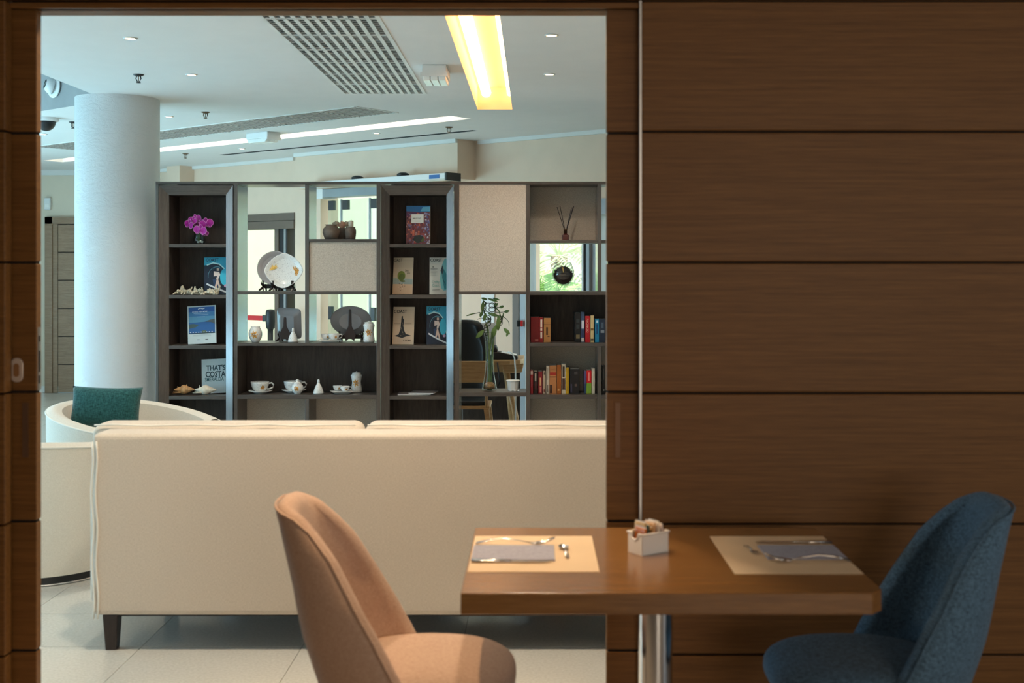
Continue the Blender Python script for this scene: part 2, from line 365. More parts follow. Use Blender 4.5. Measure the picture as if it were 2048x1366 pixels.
# ---- ceiling grilles
M['grille'] = plain('white_metal_ribs', (.80, .80, .78), .45); M['slat'] = plain('grey_metal_slats', (.34, .34, .34), .5); M['slat_brown'] = plain('bronze_grey_slats', (.20, .155, .13), .5); M['rib_brown'] = plain('bronze_grey_ribs', (.40, .33, .29), .5)
def grille(label, p, along, across, length, width, nrib, npan, nsl, smt='slat', rmt='grille'):
    g = thing('ceiling_grille', label, 'ceiling grille', group='metal grilles in the lobby ceiling')
    z = CH-.004
    def strip(a0_, a1_, w0, w1, h=.012):
        q = [p+along*a+across*w for a, w in ((a0_, w0), (a1_, w0), (a1_, w1), (a0_, w1))]
        return [(v.x, v.y, z+(.004 if h < .002 else 0)) for v in q]+[(v.x, v.y, z+h+(.004 if h < .002 else 0)) for v in q]
    fr = MB()
    for s in (strip(0, length, -.012, .010), strip(0, length, width-.010, width+.012), strip(-.012, .010, 0, width), strip(length-.010, length+.012, 0, width)): fr.hexa(s)
    mk('grille_frame', fr, M['grille'], g)
    pw = width/nrib
    for k in range(1, nrib):
        mk('rib', MB().hexa(strip(0, length, k*pw-.011, k*pw+.011, .006)), M[rmt], g)
    pl = length/npan
    for k in range(1, npan):
        mk('cross_bar', MB().hexa(strip(k*pl-.006, k*pl+.006, 0, width, .014)), M['grille'], g)
    sl = MB(); st = length/nsl
    for k in range(nsl): sl.hexa(strip(k*st, k*st+st*.46, 0, width, .0015))
    s = mk('slats', sl, M[smt], g); s['kind'] = 'stuff'
    return g
grille('broad white perforated metal grille in the ceiling', gr1[1], Vector((0, 1)), Vector((-1, 0)), 3.74, .56, 11, 9, 82)
grille('long slanting metal grille in the ceiling above the column', gr2[0], -U, NV, 4.62, .445, 8, 11, 100, 'slat_brown', 'rib_brown')
# ---- skewed back wall: base plane NV.p = 8.55
NB = 8.55
def ray_s(x, n=NB):                             # point of the skewed wall (offset n) seen at pixel column x
    k = (x-PX)/F; d = n/(NV.x*k+NV.y); return Vector((k*d, d))
def sw_box(mb, a, b, n0, n1, z0, z1):           # box between wall points a,b (on the plane) thick n0..n1 along NV
    q = [a+NV*n0, b+NV*n0, b+NV*n1, a+NV*n1]
    return mb.hexa([(v.x, v.y, z0) for v in q]+[(v.x, v.y, z1) for v in q])
def onw(v): return v+NV*(NB-v.dot(NV))
LIN = 2.13
pA0, pA1 = ray_s(400), ray_s(590); pB0, pB1 = ray_s(641), ray_s(908); pC0, pC1 = ray_s(1046), ray_s(1330)  # door opening B widened out of view so shelf sides mirror bright outdoors
end_l = onw(Vector((-4.73, 14.76)))-U*.1; end_r = end_l+U*13.0
wb = MB()
LB = 2.36
for a, b in ((end_l, pA0), (pA1, pB0), (pB1, pC0), (pC1, end_r)): sw_box(wb, a, b, 0, .25, 0, CH)
sw_box(wb, pA0, pA1, 0, .25, LIN, CH); sw_box(wb, pB0, pB1, 0, .25, LB, CH); sw_box(wb, pC0, pC1, 0, .25, LIN, CH)
struct('wall_entrance', wb, M['beige_wall'], 'beige slanting back wall of the lobby behind the bookshelf')
struct('trim_2', sw_box(MB(), ray_s(591, 8.3), ray_s(915, 8.3), 0, .25, LB, CH), M['beige_wall'], 'beige bulkhead projecting from the back wall')
cn = MB(); sw_box(cn, onw(end_l), ray_s(590), -.03, 0, CH-.036, CH); 
cn2 = MB(); sw_box(cn2, ray_s(591, 8.3), ray_s(915, 8.3), -.03, 0, CH-.036, CH)
cn3 = MB(); sw_box(cn3, ray_s(959), end_r, -.03, 0, CH-.036, CH)
for i, c in enumerate((cn, cn2, cn3)): struct('trim_%d' % (3+i), c, M['cornice'], 'thin white cornice under the ceiling')
struct('wall_far', MB().box(-7.2, -4.6, 14.76, 14.9, 0, CH), M['cream_wall'], 'far cream wall with a wooden door')
struct('trim_6', MB().box(-7.2, -4.6, 14.72, 14.76, CH-.06, CH), M['cornice'])
pk = ray_s(375); struct('trim_7', sw_box(MB(), pk-U*.13, pk+U*.13, -.2, 0, 0, CH), M['beige_wall'], 'narrow beige wall pier')
struct('wall_lobby_right', MB().box(5.1, 5.2, 3.8, 9, 0, 2.9), M['white_wall'])
# window wall on the left of the lobby (outside the frame)
lw = MB().box(-7.3, -7.1, 3.8, 15, 0, .12).box(-7.3, -7.1, 3.8, 15, 2.55, CH).box(-7.3, -7.1, 12.0, 15, .12, 2.55)
struct('wall_lobby_left', lw, M['white_wall'])
w1 = struct('window_1', MB().box(-7.22, -7.21, 3.85, 12, .12, 2.55), M['pane'], 'tall window wall of the lobby')
for k in range(6):
    y = 3.85+k*1.63; mk('mullion', MB().box(-7.26, -7.12, y-.03, y+.03, .12, 2.55), M['frame_grey'], w1)
# ---- far wooden door
M['door_wood'] = wood('grey_brown_oak', (.25, .155, .09), (.36, .24, .15), (2, 20, 20), rough=.5)
dx0, dx1 = X_at(92, 14.74), -4.9; dz = Z_at(434, 14.74)
d3 = struct('door_3', MB().box(dx0+.1, dx1, 14.735, 14.758, 0, dz-.06), M['groove'], 'plain grey brown wooden door beyond the column')
fr = mk('door_frame', MB().box(dx0, dx0+.09, 14.70, 14.758, 0, dz).box(dx0, dx1, 14.70, 14.758, dz-.085, dz), M['door_wood'], d3)
mk('door_stop', MB().box(dx0+.09, dx0+.15, 14.72, 14.758, 0, dz-.08), M['door_wood'], fr)
for k in range(6):
    h = (dz-.09)/6; mk('door_panel', MB().box(dx0+.155, dx1, 14.725, 14.735, k*h+.008, (k+1)*h-.004), M['door_wood'], d3)
struct('baseboard_far', MB().box(-7.2, -4.6, 14.73, 14.76, 0, .08), M['cornice'])
# ---- column
m, nt, bs = node_mat('combed_stucco'); bs.inputs['Roughness'].default_value = .38; bs.inputs['Base Color'].default_value = (.72, .73, .73, 1)
_n = N(nt, 'ShaderNodeTexNoise'); _n.inputs['Scale'].default_value = 11; _n.inputs['Detail'].default_value = 9; _n.inputs['Roughness'].default_value = .75; _n.inputs['Distortion'].default_value = 1.1
nt.links.new(coords(nt, (1, 1, 1.6)), _n.inputs['Vector']); bump(nt, bs, _n.outputs[0], .55, .03); M['stucco'] = m
col = mk('column', MB().lathe([(.29, 0), (.29, CH)], 64), M['stucco'], loc=(-2.99, 8.62, 0), auto=.6); col['kind'] = 'structure'; col['label'] = 'round white column with rough trowelled plaster'
# ================================================================ bookshelf
D0, D1 = 8.28, 8.57
def Xs(x, d=D0): return X_at(x, d)
def Zs(y, d=D0): return Z_at(y, d)
bk = thing('bookshelf', 'tall dark taupe room-divider bookshelf with open cells', 'bookshelf')
ZT = Zs(363)
def bpart(name, x0, x1, ya, yb, d0=D0, d1=D1, mt='shelf', parent=None, bevel=.0015, label=None):
    """front rectangle given in photo pixels at the shelf's front plane; yb None = down to the floor"""
    z0 = 0.0 if yb is None else Zs(yb)
    o = mk(name, MB().box(Xs(x0), Xs(x1), d0, d1, z0, Zs(ya)), M[mt], parent or bk, bevel=bevel)
    if label: o['label'] = label
    return o
bpart('top_board', 311, 1346, 363, 369, mt='shelf_h')
for a, b in ((311, 317), (467, 475), (753, 761), (908, 918), (1052, 1060), (1338, 1346)): bpart('upright', a, b, 369, None)
bpart('upright', 1195, 1203, 369, 583); bpart('upright', 1195, 1203, 693, None)
bpart('upright', 610, 618, 369, 686); bpart('upright', 610, 618, 798, None)
for a, b, c, d in ((475, 610, 583, 589), (618, 753, 478, 484), (618, 753, 583, 589), (475, 753, 686, 692), (475, 753, 790, 798), (918, 1052, 583, 589), (918, 1052, 785, 793),
                   (1060, 1195, 480, 486), (1060, 1338, 583, 590), (1060, 1338, 686, 693), (1060, 1195, 790, 798), (1203, 1338, 480, 486), (1203, 1338, 790, 798)):
    bpart('shelf_board', a, b, c, d, mt='shelf_h')
LP = 'pale woven linen panel'
bpart('linen_panel', 618, 753, 484, 583, D0+.012, D0+.03, 'linen', label=LP); bpart('linen_panel', 918, 1052, 369, 583, D0+.004, D0+.022, 'linen', label=LP)
bpart('back_panel', 475, 753, 692, 790, D1-.02, D1-.005, 'shelf_back'); bpart('back_panel', 1060, 1338, 590, 686, D1-.02, D1-.005, 'shelf_back')
for a, b, c, d in ((475, 610, 798, None), (618, 753, 798, None), (1060, 1195, 369, 480), (1060, 1195, 693, 790), (1060, 1195, 798, None), (1203, 1338, 693, 790), (1203, 1338, 798, None)):
    bpart('linen_back', a, b, c, d, D1-.02, D1-.005, 'linen')
bpart('plinth', 311, 1346, 950, None, D0+.02, D1-.02, 'shelf_h')
DI = 8.302                                     # inner plane of the framed display columns
FRAME_SHELVES = (488, 590, 691, 792)
for (xo0, xo1, xi0, xi1) in ((318.5, 466, 338, 452), (762.5, 907, 779, 893)):
    A0, A1, B0, B1 = Xs(xo0), Xs(xo1), X_at(xi0, DI), X_at(xi1, DI)
    zt, zi = Zs(371), Z_at(390, DI)
    ff = 8.272
    def bev(pts, mt):
        mk('bevel_frame', MB().hexa(pts), M[mt], bk)
    bev([(A0, ff, 0), (B0, DI, 0), (B0, DI+.01, 0), (A0, DI+.01, 0), (A0, ff, zt), (B0, DI, zi), (B0, DI+.01, zi), (A0, DI+.01, zt)], 'shelf')
    bev([(B1, DI, 0), (A1, ff, 0), (A1, DI+.01, 0), (B1, DI+.01, 0), (B1, DI, zi), (A1, ff, zt), (A1, DI+.01, zt), (B1, DI+.01, zi)], 'shelf')
    bev([(B0, DI, zi), (B1, DI, zi), (B1, DI+.01, zi), (B0, DI+.01, zi), (A0, ff, zt), (A1, ff, zt), (A1, DI+.01, zt), (A0, DI+.01, zt)], 'shelf_h')
    for q in (MB().box(B0-.012, B0, DI+.01, D1, 0, zi), MB().box(B1, B1+.012, DI+.01, D1, 0, zi), MB().box(B0, B1, DI+.01, D1, zi, zi+.012)): mk('cabinet_lining', q, M['shelf_back'], bk)
    mk('back_panel', MB().box(B0-.02, B1+.02, D1-.02, D1-.002, 0, zt), M['shelf_back'], bk)
    for y in FRAME_SHELVES:
        mk('shelf_board', MB().box(B0, B1, DI, D1-.02, Z_at(y+7, DI), Z_at(y, DI)), M['shelf_h'], bk, bevel=.0015)
# ================================================================ sofa
SY = 4.72
sx0, sx1 = X_at(183, SY), .43
sf = thing('sofa', 'long cream linen sofa seen from behind on dark tapered legs', 'sofa', ((sx0+sx1)/2, SY, 0))
hw = (sx1-sx0)/2; zb, zt = .141, .857
def cushion(name, x0, x1, y0, y1, z0, z1, mt, parent, r=.05, n=3.2, lab=None, nu=28, nv=12):
    cx_, cy_, cz_ = (x0+x1)/2, (y0+y1)/2, (z0+z1)/2; ax, ay, az = (x1-x0)/2, (y1-y0)/2, (z1-z0)/2
    def sp(c, e): return math.copysign(abs(c)**e, c)
    e = 2/n
    def fn(u, v):
        a = u*2*PI; b = (v-.5)*PI
        cb = sp(math.cos(b), e)
        return (cx_+ax*cb*sp(math.cos(a), e), cy_+ay*cb*sp(math.sin(a), e), cz_+az*sp(math.sin(b), e))
    o = mk(name, MB().grid(fn, nu, nv, True), mt, parent, smooth=True)
    if lab: o['label'] = lab
    return o
def back_slab(x0, x1, y0, y1, z0, z1):
    def fn(u, v): # slightly puffed and sagging cover
        return (x0+(x1-x0)*u, y0-.010*math.sin(PI*u)*math.sin(PI*v)-.0015*math.sin(u*37)*math.sin(v*9), z0+(z1-z0)*v-.012*math.sin(PI*u)*(v < .01))
    g = MB().grid(fn, 40, 12)
    g.box(x0, x1, y0+.001, y1, z0, z1)
    return g
mk('back', MB().box(-hw, hw, 0, .17, zb, zt), M['sofa'], sf, bevel=.022, seg=4)
mk('base', MB().box(-hw+.01, hw-.01, .15, .86, zb+.01, .33), M['sofa'], sf, bevel=.02)
mk('underside', MB().box(-hw+.05, hw-.05, .04, .84, zb-.012, zb+.012), M['black'], sf)
for s in (-1, 1):
    mk('arm', MB().box(s*(hw+.075)-(.16 if s > 0 else 0), s*(hw+.075)+(.16 if s < 0 else 0), .17, .88, zb, .60), M['sofa'], sf, bevel=.025, seg=3)
xm = X_at(726, 4.93)-(sx0+sx1)/2
for a, b in ((-hw-.072, xm-.004), (xm+.004, hw+.072)):
    mk('back_cushion', MB().box(a, b, .175, .36, .42, .872), M['sofa'], sf, bevel=.045, seg=5, auto=1.2)
    mk('seat_cushion', MB().box(max(a, -hw+.165), min(b, hw-.165), .36, .88, .33, .47), M['sofa'], sf, bevel=.04, seg=4)
    ps = [(a+.02+(b-a-.04)*i/24, .172+.004*math.sin(i*1.3), .869+.002*math.sin(i*.9)) for i in range(25)]
    mk('cushion_piping', MB().tube(ps, .004, 6), M['piping'], sf, smooth=True)
for dx in (.0, .016):
    ps = [(-hw+.004+dx+.004*math.sin(i*.8)+.006*(i/20)**2, -.004, zt-.03-(zt-zb-.02)*i/20) for i in range(21)]
    mk('seam_piping', MB().tube(ps, .0042, 6), M['piping'], sf, smooth=True)['label'] = 'pale double piping down the back corner'
def leg4(x, y, z1, w0, w1, mt, parent, name='leg'):
    return mk(name, MB().hexa([(x-w0, y-w0, 0), (x+w0, y-w0, 0), (x+w0, y+w0, 0), (x-w0, y+w0, 0), (x-w1, y-w1, z1), (x+w1, y-w1, z1), (x+w1, y+w1, z1), (x-w1, y+w1, z1)]), mt, parent, bevel=.003)
lx = X_at(225, SY+.04)-(sx0+sx1)/2
for x in (lx, -lx):
    for y in (.04, .82): leg4(x, y, zb, .021, .030, M['dark_leg'], sf)
# ================================================================ tub armchairs
def tub(name, label, loc, rz, r, zr_back, zr_front, open_a=.95):
    """barrel chair; opening towards local +x; rim drops from the back to the front arms"""
    t = thing(name, label, 'armchair', loc, rz, 'cream swivel tub armchairs')
    th = .085; n = 44
    def zr(a): c = (1-math.cos(a-PI))/2 if False else (1+math.cos(a))/2; return zr_back+(zr_front-zr_back)*c**1.1
    def ang(u): return open_a+(2*PI-2*open_a)*u
    def ring(u, rr, z, bow=1.0): a = ang(u); return (rr*math.cos(a), rr*math.sin(a), z)
    def outer_(u, v):
        a = ang(u); z = .045+(zr(a)-.045)*v
        rr = r*(.90+.10*math.sin(min(1, v*1.15)*PI/2)); return ring(u, rr, z)
    def inner_(u, v):
        a = ang(u); z = zr(a)-(zr(a)-.28)*v
        return ring(u, r-th-.04*v, z)
    def rim_(u, v):
        a = ang(u); return ring(u, r-th*v, zr(a)+.016*math.sin(PI*v))
    m1 = MB().grid(outer_, n, 10); m1.grid(inner_, n, 8); m1.grid(rim_, n, 4)
    for u in (0, 1): # arm fronts
        def cap(a, v, u=u):
            z = .045+(zr(ang(u))-.045)*v; ro = outer_(u, v)
            q = Vector(ro)*(1-a)+Vector((*ring(u, r-th, 0)[:2], z))*a
            return (q.x, q.y, z)
        m1.grid(cap, 4, 8)
    mk('shell', m1, M['tub'], t, smooth=True)
    def front(u, v): # closes the barrel under the seat
        a = -open_a+2*open_a*u; return (.90*r*math.cos(a), .90*r*math.sin(a), .045+.24*v)
    mk('front_apron', MB().grid(front, 16, 4), M['tub'], t, smooth=True)
    cs = MB().lathe([(0, .26), (r-.16, .26), (r-.115, .29), (r-.11, .36), (r-.14, .40), (r-.2, .415), (0, .42)], 40)
    mk('seat_cushion', cs, M['tub'], t, smooth=True)
    pip = MB().tube([(*ring(k/60, r+.001, 0)[:2], zr(ang(k/60))-.004) for k in range(61)], .0055, 6)
    mk('rim_piping', pip, M['piping'], t, smooth=True)
    for a in (2.5, PI+.50):
        sp = MB()
        for da in (-.012, .012):
            sp.tube([((r*(.90+.10*math.sin(min(1, v*1.15)*PI/2))+.002)*math.cos(a+da), (r*(.90+.10*math.sin(min(1, v*1.15)*PI/2))+.002)*math.sin(a+da), .045+(zr(a)-.06)*v) for v in [k/12 for k in range(13)]], .004, 6)
        mk('seam', sp, M['piping'], t, smooth=True)
    mk('swivel_base', MB().lathe([(r*.84, 0), (r*.87, .006), (r*.87, .05)], 48), M['black'], t, auto=.6)['label'] = 'black round swivel base'
    mk('base_ring', MB().lathe([(r*.875, .0), (r*.885, .004), (r*.875, .010)], 48), M['alu'], t, smooth=True)
    return t
tub('tub_armchair', 'cream tub armchair beside the left end of the sofa', (-2.46, 6.02, 0), math.radians(75), .41, .676, .60)
tub('tub_armchair', 'cream tub armchair holding the teal pillow by the column', (-2.30, 6.98, 0), math.radians(-18), .50, .715, .55)
# pillow
def pillow_mb(w, h, t):
    def fn(sgn):
        def q(u, v):
            a, b = u*2-1, v*2-1
            px = a*(1-.05*(1-abs(b)**2)*abs(a)**4)+.0; pz = b*(1-.07*(1-abs(a)**2)*abs(b)**4)
            th = ((1-abs(a)**2.6)*(1-abs(b)**2.6))**.45
            return (px*w/2, sgn*t/2*th, pz*h/2)
        return q
    g = MB(); g.grid(fn(1), 24, 18); g.grid(fn(-1), 24, 18)
    return g
pl = mk('throw_pillow', pillow_mb(.395, .245, .13), M['teal'], smooth=True)
bm = bmesh.new(); bm.from_mesh(pl.data); bmesh.ops.remove_doubles(bm, verts=bm.verts, dist=.0005); bmesh.ops.recalc_face_normals(bm, faces=bm.faces); bm.to_mesh(pl.data); bm.free()
pl.location = P(212, 815, 6.93); pl.rotation_euler = (math.radians(-16), math.radians(2), math.radians(6))
tag(pl, 'teal chenille throw pillow in the tub armchair by the column', 'pillow')
# ================================================================ dining table
TZ = .7394; tx0, tx1, ty0, ty1 = -.1733, .830, 2.83, 3.55
tb = thing('dining_table', 'oak dining table on a round steel pedestal', 'table', (.323, 3.19, 0))
tp = [(tx0, ty0), (tx1-.03, ty0), (tx1, ty0+.035), (tx1, ty1), (tx0, ty1)]
mk('table_top', MB().prism([(a-.323, b-3.19) for a, b in tp], 'z', TZ-.052, TZ), M['oak_table'], tb, bevel=.0025)
mk('pedestal', MB().lathe([(.045, .02), (.045, TZ-.058)], 40), M['chrome'], tb, auto=.6)
mk('mount_plate', MB().box(-.16, .16, -.16, .16, TZ-.058, TZ-.052), M['black'], tb)
mk('foot_plate', MB().lathe([(.0, .0), (.26, 0), (.265, .006), (.25, .014), (.06, .022), (0, .022)], 40), M['chrome'], tb, auto=.5)
# ================================================================ dining chairs
def prof(tab, z):
    for (z0, a), (z1, b) in zip(tab[:-1], tab[1:]):
        if z <= z1: t = (z-z0)/(z1-z0); return a+(b-a)*max(0, t)
    return tab[-1][1]
REAR = [(.36, -.245), (.40, -.262), (.485, -.288), (.561, -.312), (.684, -.335), (.783, -.358), (.885, -.380)]
WING = [(.36, .27), (.48, .235), (.569, .215), (.63, .19), (.696, .165), (.768, .14), (.83, .10), (.89, .045)]
HALF = [(.36, .215), (.50, .232), (.65, .220), (.78, .186), (.89, .135)]
def chair(label, loc, rz, mt, accent):
    t = thing('dining_chair', label, 'chair', loc, rz, 'upholstered dining chairs at the oak table')
    th = .062
    def shell(u, v, off):
        q = (u-.5)*2; a = q*PI/2
        ztop = .888-.03*abs(q)**2.2
        z = .37+(ztop-.37)*v
        w = prof(HALF, z)-off; wd_ = prof(WING, z)
        s = math.sin(a); y = w*math.copysign(abs(s)**.85, s)
        x = prof(REAR, z)+off*1.0*math.cos(a)+(wd_-off*.0)*(1-math.cos(a))
        return (x, y, z)
    n, mrow = 32, 24
    g = MB(); g.grid(lambda u, v: shell(u, v, 0), n, mrow); g.grid(lambda u, v: shell(u, v, th), n, mrow)
    o1, k = 0, (n+1)*(mrow+1)
    def idx(s, i, j): return s*k+j*(n+1)+i
    # rounded rim joining outer and inner skins
    rim = []
    path = [(0, j) for j in range(mrow+1)]+[(i, mrow) for i in range(1, n+1)]+[(n, j) for j in range(mrow-1, -1, -1)]
    mids = []
    for i, j in path:
        a = Vector(g.v[idx(0, i, j)]); b = Vector(g.v[idx(1, i, j)])
        c = (a+b)/2
        outw = Vector((0, 0, 1)) if j == mrow else Vector((1, 0, .2))
        if j == mrow and i in (0, n): outw = Vector((.6, 0, .8))
        mids.append(len(g.v)); g.v.append(tuple(c+outw.normalized()*.024))
    for q in range(len(path)-1):
        (i, j), (i2, j2) = path[q], path[q+1]
        g.f.append((idx(0, i, j), idx(0, i2, j2), mids[q+1], mids[q])); g.f.append((mids[q], mids[q+1], idx(1, i2, j2), idx(1, i, j)))
    mk('backrest', g, mt, t, smooth=True, sub=1)
    sm = MB().tube([Vector(shell(0, v, .002))+Vector((.004, 0, 0)) for v in [.05+.9*i/20 for i in range(21)]]+[Vector(shell(u, 1, .002))+Vector((0, 0, .004)) for u in [.03+.94*i/20 for i in range(21)]]+[Vector(shell(1, v, .002))+Vector((.004, 0, 0)) for v in [.95-.9*i/20 for i in range(21)]], .0035, 6)
    mk('backrest_seam', sm, mt, t, smooth=True)
    def seat(u, v):
        a = u*2*PI; b = (v-.5)*PI
        def sp(c, e): return math.copysign(abs(c)**e, c)
        cb = sp(math.cos(b), .55)
        x = .245*cb*sp(math.cos(a), .72)+.008; y = .225*cb*sp(math.sin(a), .66)
        if x < 0: y *= 1-.10*(-x/.25)
        z = .428+.058*sp(math.sin(b), .8)+(.008*(1-(x/.25)**2) if b > 0 else 0)
        return (x, y, z)
    mk('seat', MB().grid(seat, 56, 24, True), mt, t, smooth=True)
    mk('under_frame', MB().box(-.19, .19, -.17, .17, .352, .385), M['black'], t, bevel=.01)
    for sx in (-1, 1):
        for sy in (-1, 1):
            mk('leg', MB().tube([(sx*.17, sy*.15, .36), (sx*.235, sy*.205, 0)], [.014, .009], 12), accent, t, smooth=True)
    return t
M['leg_metal'] = plain('dark_bronze_tube', (.10, .075, .06), .35, .8)
chair('rose beige upholstered dining chair facing the sugar caddy', (-.30, 3.19, 0), 0, M['pink'], M['leg_metal'])
chair('denim blue upholstered dining chair against the panelled wall', (.873, 3.19, 0), PI, M['blue'], M['leg_metal'])
# dining room lamps
def downlight(loc, power, color, ang, rot=(0, 0, 0), lab=None, blend=.6, rad=.04):
    t = thing('recessed_spot', lab, 'ceiling light', loc)
    mk('trim_ring', MB().lathe([(.045, -.004), (.055, -.006), (.058, 0), (.045, .0)], 28), M['white_plastic'], t, smooth=True)
    mk('lamp_face', MB().lathe([(0, .004), (.044, .004)], 24), M['lamp'], t)
    s = spot('recessed_spot_beam', (0, 0, -.02), rot, power, color, ang, blend, rad); s.parent = t
downlight((-.50, 3.16, 2.75), 78, (1, .66, .35), 62, lab='recessed warm spot in the dining ceiling above the rose beige chair', rad=.03)
# ================================================================ ceiling fixtures
def down(x, y, lab, r=.036, power=0):
    p = cp(x, y); t = thing('recessed_downlight', lab, 'ceiling light', (p.x, p.y, CH), group='small recessed downlights in the lobby ceiling')
    mk('trim_ring', MB().lathe([(r*.72, -.002), (r*.85, -.007), (r, -.004), (r*1.02, 0)], 24), M['white_plastic'], t, smooth=True)
    mk('lamp_face', MB().lathe([(0, -.003), (r*.74, -.003)], 20), M['lamp'], t)
    if power:
        s = spot('recessed_downlight_beam', (0, 0, -.02), (0, 0, 0), power, (1, .88, .72), 120, .8, .05); s.parent = t
DL = 42
down(261, 76, 'recessed ceiling downlight high above the cream tub chair, nearest the left jamb', power=DL)
down(383, 149, 'recessed ceiling downlight just right of the dark sprinkler near the column top', power=DL)
down(338, 233, 'recessed ceiling downlight between the column top and the long slanting grille', power=DL)
down(1103, 70, 'larger recessed downlight right of the glowing trough, nearer to the header', power=DL)
down(1099, 148, 'recessed downlight right of the glowing trough, farther from the header', power=DL)
down(753, 266, 'recessed downlight between the thin glowing trough and the dark slot', power=DL*.6)
down(484, 297, 'recessed downlight left of the dark slot, below the wide white lamp box', power=DL*.6)
down(87, 268, 'recessed downlight at the far left beneath the dome camera')
for i, (x, y) in enumerate(((-1.25, 4.25), (.0, 4.25))):  # lamps added out of view to light the sofa's back and the floor
    t = thing('recessed_downlight', 'added unseen downlight %s above the sofa back' % ('left' if i == 0 else 'right'), 'ceiling light', (x, y, CH), group='small recessed downlights in the lobby ceiling')
    mk('trim_ring', MB().lathe([(.026, -.002), (.031, -.007), (.036, -.004), (.037, 0)], 24), M['white_plastic'], t, smooth=True)
    mk('lamp_face', MB().lathe([(0, -.003), (.027, -.003)], 20), M['lamp'], t)
    s = spot('recessed_downlight_beam', (0, 0, -.02), (0, 0, 0), 78, (1, .83, .62), 130, .8, .05); s.parent = t
M['brass'] = plain('sprinkler_bronze', (.20, .13, .08), .4, .8)
def sprinkler(x, y, lab, mt='brass'):
    p = cp(x, y-6); t = thing('fire_sprinkler', lab, 'sprinkler', (p.x, p.y, CH), group='fire sprinklers under the lobby ceiling')
    mk('escutcheon', MB().lathe([(.034, 0), (.03, -.006), (.014, -.012), (.0, -.012)], 24), M[mt], t, smooth=True)
    mk('frame_arms', MB().tube([(-.012, 0, -.01), (-.016, 0, -.026), (-.008, 0, -.044), (0, 0, -.05), (.008, 0, -.044), (.016, 0, -.026), (.012, 0, -.01)], .0035, 6), M[mt], t, smooth=True)
    mk('glass_bulb', MB().tube([(0, 0, -.012), (0, 0, -.044)], .003, 6), M['brass'], t)
    mk('deflector', MB().lathe([(0, -.05), (.014, -.05), (.015, -.053), (0, -.053)], 16), M[mt], t)
M['dark_metal'] = plain('dark_metal', (.06, .06, .06), .4, .6)
sprinkler(277, 155, 'dark metal sprinkler head above the round column', 'dark_metal')
sprinkler(411, 230, 'bronze sprinkler head just above the long slanting grille')
sprinkler(371, 313, 'bronze sprinkler head below the thin glowing trough, right of the column')
sprinkler(898, 260, 'bronze sprinkler head near the end of the dark ceiling slot')
sprinkler(146, 250, 'sprinkler head half hidden behind the left side of the column', 'dark_metal')
M['lens'] = plain('frosted_lamp_lens', (.86, .87, .84), .25, var=.02)
def emergency(x, y, ang, lab):
    p = cp(x, y); t = thing('emergency_lamp', lab, 'emergency light', (p.x, p.y, CH), ang, 'white emergency lamp boxes on the ceiling')
    mk('housing', MB().box(-.075, .075, 0, .30, -.055, 0), M['white_plastic'], t, bevel=.006)
    for k in range(3):
        a, b = -.07+k*.0467, -.07+(k+1)*.0467-.003
        mk('lens', MB().prism([(.005, -.055), (.295, -.055), (.27, -.088), (.04, -.088)], 'x', a, b), M['lens'], t, bevel=.004)
    mk('clip', MB().box(-.08, .08, -.004, .004, -.07, -.045), M['white_plastic'], t)
emergency(868, 129, 0, 'white emergency lamp box on the ceiling between grille and glowing trough')
emergency(548, 264, PI/2+math.atan2(.626, -.78)-PI/2-PI/2, 'wide white emergency lamp box beside the thin glowing trough')
# dome camera, jet nozzle, motion sensor
p = cp(92, 236); t = thing('dome_camera', 'dark dome security camera on the ceiling beside the left jamb', 'camera', (p.x, p.y, CH))
mk('mount_ring', MB().lathe([(.10, 0), (.10, -.02), (.085, -.03), (0, -.03)], 28), M['white_plastic'], t, auto=.5)
mk('dome', MB().lathe([(.075*math.cos(a), -.03-.075*math.sin(a)) for a in [k*PI/16 for k in range(9)]], 24), M['black'], t, smooth=True)
nd = 9.14; t = thing('air_nozzle', 'round pale ball-jet air nozzle on the ceiling recess wall', 'air vent', P(108, 173, 9.12), math.atan2(-NV.y, -NV.x)+PI/2)
t.scale = (.76, .76, .76)
mk('flange', MB().lathe([(.0, 0), (.115, 0), (.115, .008), (.095, .018), (.085, .018)], 36).xf(Matrix.Rotation(PI/2, 4, 'X')), M['white_plastic'], t, auto=.5)
bl = MB().lathe([(.085*math.sin(a), .02+.075*math.cos(a)*1.0) for a in [.55+k*.2 for k in range(7)]], 32)
mk('jet_ball', bl.xf(Matrix.Rotation(PI/2-.25, 4, 'X') @ Matrix.Rotation(-.35, 4, 'Y')), M['white_plastic'], t, smooth=True)
mk('jet_mouth', MB().lathe([(0, .072), (.046, .072), (.046, .09), (.040, .09), (.038, .074)], 24).xf(Matrix.Rotation(PI/2-.25, 4, 'X') @ Matrix.Rotation(-.35, 4, 'Y')), M['dark_metal'], t)
t = thing('motion_sensor', 'small white motion sensor on the far wall above the wooden door', 'sensor', P(97, 408, 14.758))
mk('sensor_body', MB().box(-.04, .04, -.05, 0, -.075, .075), M['white_plastic'], t, bevel=.012); mk('sensor_window', MB().box(-.028, .028, -.054, -.04, -.05, .0), M['lens'], t, bevel=.004)
